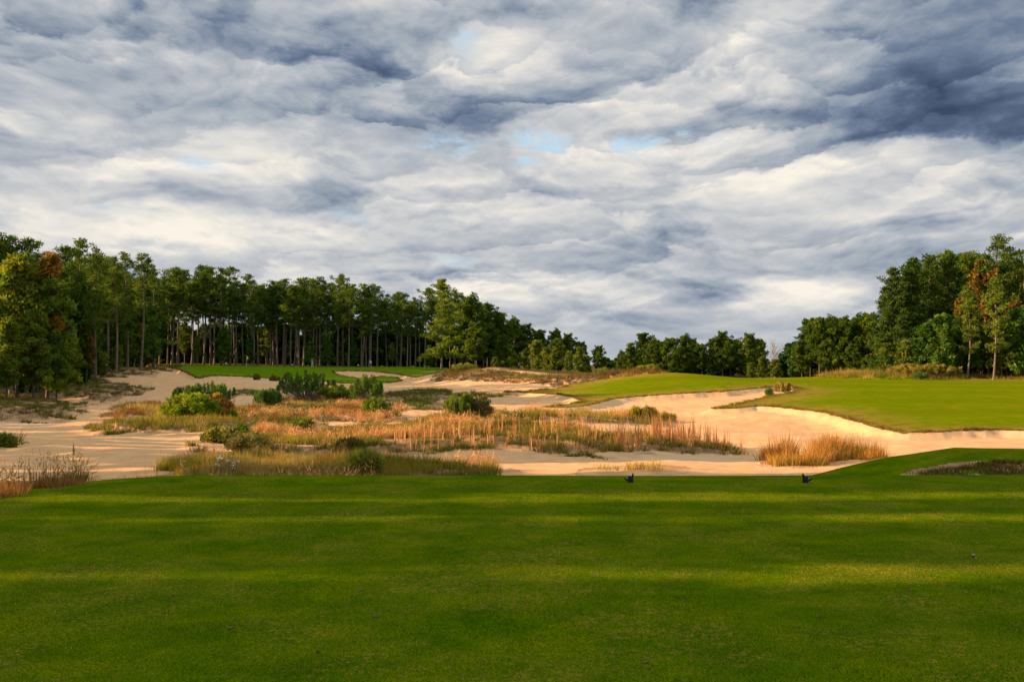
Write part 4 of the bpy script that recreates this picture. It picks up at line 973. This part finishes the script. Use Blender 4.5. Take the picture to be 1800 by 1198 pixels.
def person(u, D, rz, shirt, bottoms, longp, label, bend=0.0):
    x, y = pt(u, D); r = empty('person', (x, y, ground_z(x, y)), rz)
    f = bend
    J = [(0, 0, .95), (0, f * .1, 1.12), (0, f * .25, 1.32), (0, f * .36, 1.44), (0, f * .44, 1.53), (0, f * .50 + .01, 1.61), (0, f * .52 + .01, 1.70),
         (-.10, 0, .90), (-.12, .03, .50), (-.13, 0, .08), (-.14, .13, .03), (.10, 0, .90), (.13, -.02, .50), (.15, -.08, .08), (.16, .05, .03),
         (-.19, f * .34, 1.40), (-.26, f * .3 + .05, 1.15), (-.17, f * .4 + .24, .98), (-.13, f * .4 + .31, .95), (.19, f * .34, 1.40), (.27, f * .3 + .02, 1.15), (.18, f * .4 + .22, .98), (.12, f * .4 + .30, .95)]
    E = [(0, 1), (1, 2), (2, 3), (3, 4), (4, 5), (5, 6), (0, 7), (7, 8), (8, 9), (9, 10), (0, 11), (11, 12), (12, 13), (13, 14), (3, 15), (15, 16), (16, 17), (17, 18), (3, 19), (19, 20), (20, 21), (21, 22)]
    R = [(.15, .11), (.13, .10), (.16, .11), (.12, .08), .055, (.085, .10), (.075, .085), .085, .06, .042, .04, .085, .06, .042, .04, .055, .045, .032, .03, .055, .045, .032, .03]
    body = skin('body', J, E, R, M_SKIN, r)
    k = [0, 1, 2, 3, 15, 16, 19, 20]; mp = {a: i for i, a in enumerate(k)}
    skin('shirt', [J[a] for a in k], [(mp[a], mp[b]) for a, b in E if a in mp and b in mp], [(.175, .135), (.15, .125), (.185, .13), (.13, .10), .075, .062, .075, .062], shirt, r)
    low_ = .10 if longp else .55
    legs = [(0, 0, .97), (-.10, 0, .88), (-.12, .03, .52), (-.13, 0, low_), (.10, 0, .88), (.13, -.02, .52), (.15, -.08, low_)]
    le = [(0, 1), (1, 2), (0, 4), (4, 5)] + ([(2, 3), (5, 6)] if longp else [])
    if not longp: legs = legs[:3] + legs[4:6]; le = [(0, 1), (1, 2), (0, 3), (3, 4)]
    skin('trousers' if longp else 'shorts', legs, le, [(.17, .13), .105, .085, .07, .105, .085, .07] if longp else [(.17, .13), .11, .10, .11, .10], bottoms, r)
    skin('hair', [(0, f * .50 - .01, 1.68), (0, f * .5 - .02, 1.76)], [(0, 1)], [(.092, .10), (.06, .07)], M_HAIR, r)
    tag(r, label, 'person')
person(652.5, 194, 2.4, simple_mat('pale_shirt', (.55, .60, .75), .8), simple_mat('navy_shorts', (.03, .04, .10), .8), False, 'golfer in a pale shirt and dark shorts bending beside the far bunker', .55)
person(549, 197, .8, simple_mat('slate_shirt', (.16, .20, .30), .8), simple_mat('beige_trousers', (.50, .40, .34), .8), True, 'golfer in a slate blue top and beige trousers on the far green', .1)

def box(a, c, s, rot=0):
    x, y, z = [q_ / 2 for q_ in s]; V = np.array([(i * x, j * y, k * z) for i in (-1, 1) for j in (-1, 1) for k in (-1, 1)]); co, si = math.cos(rot), math.sin(rot)
    V = np.stack([V[:, 0], V[:, 1] * co - V[:, 2] * si, V[:, 1] * si + V[:, 2] * co], 1) + np.array(c)
    a.add(V, np.array([[0, 1, 3, 2], [4, 6, 7, 5], [0, 4, 5, 1], [2, 3, 7, 6], [0, 2, 6, 4], [1, 5, 7, 3]]))
def bench():
    x, y = pt(750, 197); r = empty('bench', (x, y, ground_z(x, y)), .15); wood = simple_mat('pale_wood', (.50, .40, .34), .8)
    s = Acc(); [box(s, (0, -.14 + .14 * k, .46), (1.15, .12, .05)) for k in range(3)]
    obj('seat', s.mesh('seat', wood, False), r)
    for sx in (-.4, .4): a = Acc(); box(a, (sx, 0, .22), (.10, .34, .44)); obj('leg', a.mesh('leg', wood, False), r)
    tag(r, 'small pale wooden bench at the back of the far green', 'bench')
bench()
# tee markers: cast black figures with one upright blade and two prongs
def marker(u, mirror, label):
    x, y = pt(u, 16.9); m = simple_mat('black_cast_iron', (.006, .006, .010), .5, .3)
    r = empty('tee_marker', (x, y, ground_z(x, y) - .003)); s = F / 16.9
    def part(nm, o2, th, dy):
        V = []; n = len(o2)
        for sgn, k in ((-1, .82), (-1, 1), (1, 1), (1, .82)):
            yy = sgn * th * (.5 if k < 1 else .28)
            cx_ = sum(p[0] for p in o2) / n; cz = sum(p[1] for p in o2) / n
            for px_, pz in o2: V.append((((cx_ + (px_ - cx_) * k)) / s * mirror, yy + dy, (cz + (pz - cz) * k) / s))
        fq = [[a * n + i, a * n + (i + 1) % n, (a + 1) * n + (i + 1) % n, (a + 1) * n + i] for a in range(3) for i in range(n)]
        me = bpy.data.meshes.new(nm); me.from_pydata(V, [], fq + [list(range(n))[::-1], [3 * n + i for i in range(n)]]); me.materials.append(m)
        o = obj(nm, me, r); b = o.modifiers.new('bevel', 'BEVEL'); b.width = .003; b.segments = 2; return o
    part('body', [(-1.0, 0), (5.0, 0), (5.6, 2), (5.8, 9), (6.2, 16.6), (4.6, 16.6), (3.2, 13.2), (2.2, 10.2), (-1.8, 12.8), (-3.6, 11.6), (-3.2, 8.5), (-3.8, 4.0), (-3.2, 1.2)], .055, 0)
    part('prong', [(-3.0, 1.8), (-2.4, 6.2), (-5.6, 6.8), (-9.6, 9.2), (-11.4, 8.4), (-10.6, 6.6), (-6.4, 3.2)], .045, -.01)
    part('foot', [(-3.5, -1.5), (5.5, -1.5), (5.0, 1.0), (-3.0, 1.0)], .09, 0)
    tag(r, label, 'tee marker')
marker(1107, 1, 'black tee marker on the turf edge, its prong pointing left')
marker(1415, -1, 'black tee marker on the turf edge, its prong pointing right')
ML = simple_mat('dead_leaf', (.10, .055, .03), .8, var=.5); ML2 = simple_mat('tan_leaf', (.30, .17, .10), .8, var=.4)
def leaf_mesh(seed, s, mat):
    rng = random.Random(seed); n = 9; V = [(0, 0, .012)]
    for i in range(n): a = i / n * 6.283; r = s * (.6 + .6 * rng.random()) * (1.3 if i in (0, 4) else 1); V.append((math.cos(a) * r, math.sin(a) * r * .7, .008 + rng.random() * s * .55))
    return mesh_np('leaf', V, [np.array([[0, 1 + i, 1 + (i + 1) % n] for i in range(n)])], mat)
lm = [leaf_mesh(i, .035, ML) for i in range(4)] + [leaf_mesh(9, .045, ML2)]
spots = [(638, 868), (1190, 912), (930, 954), (875, 951), (785, 940), (1047, 1018), (635, 1040), (1040, 1116), (1712, 977), (1713, 980), (405, 1105), (330, 945), (60, 968), (1130, 945), (850, 997), (970, 1004),
         (1500, 905), (1345, 856), (1225, 858), (1075, 912), (660, 1087), (690, 1000), (1440, 1088), (1600, 1040), (230, 887), (185, 884), (47, 900), (1010, 1052), (1260, 1010), (560, 1150), (1135, 1170), (540, 930)]
for i, (u, v) in enumerate(spots):
    k, s = ray(u, v); D = -CAMZ / s; x = k * D
    pale = i in (8, 9, 24)
    o = obj('fallen_leaf', lm[4] if pale else lm[i % 4]); o.location = (x, D, ground_z(x, D) + .002); o.rotation_euler = (0, 0, i * 1.7); sc = RND.uniform(.4, .75) * (1.3 if pale else 1); o.scale = (sc, sc, sc)
    tag(o, 'pale tan fallen leaf lying on the tee turf' if pale else 'dark fallen leaf lying on the tee turf', 'leaf', 'pale fallen leaves on the tee' if pale else 'dark fallen leaves on the tee')
for rec in PROTO.values():
    if not rec[1]:
        for c in list(rec[0].children): bpy.data.objects.remove(c)
        bpy.data.objects.remove(rec[0])
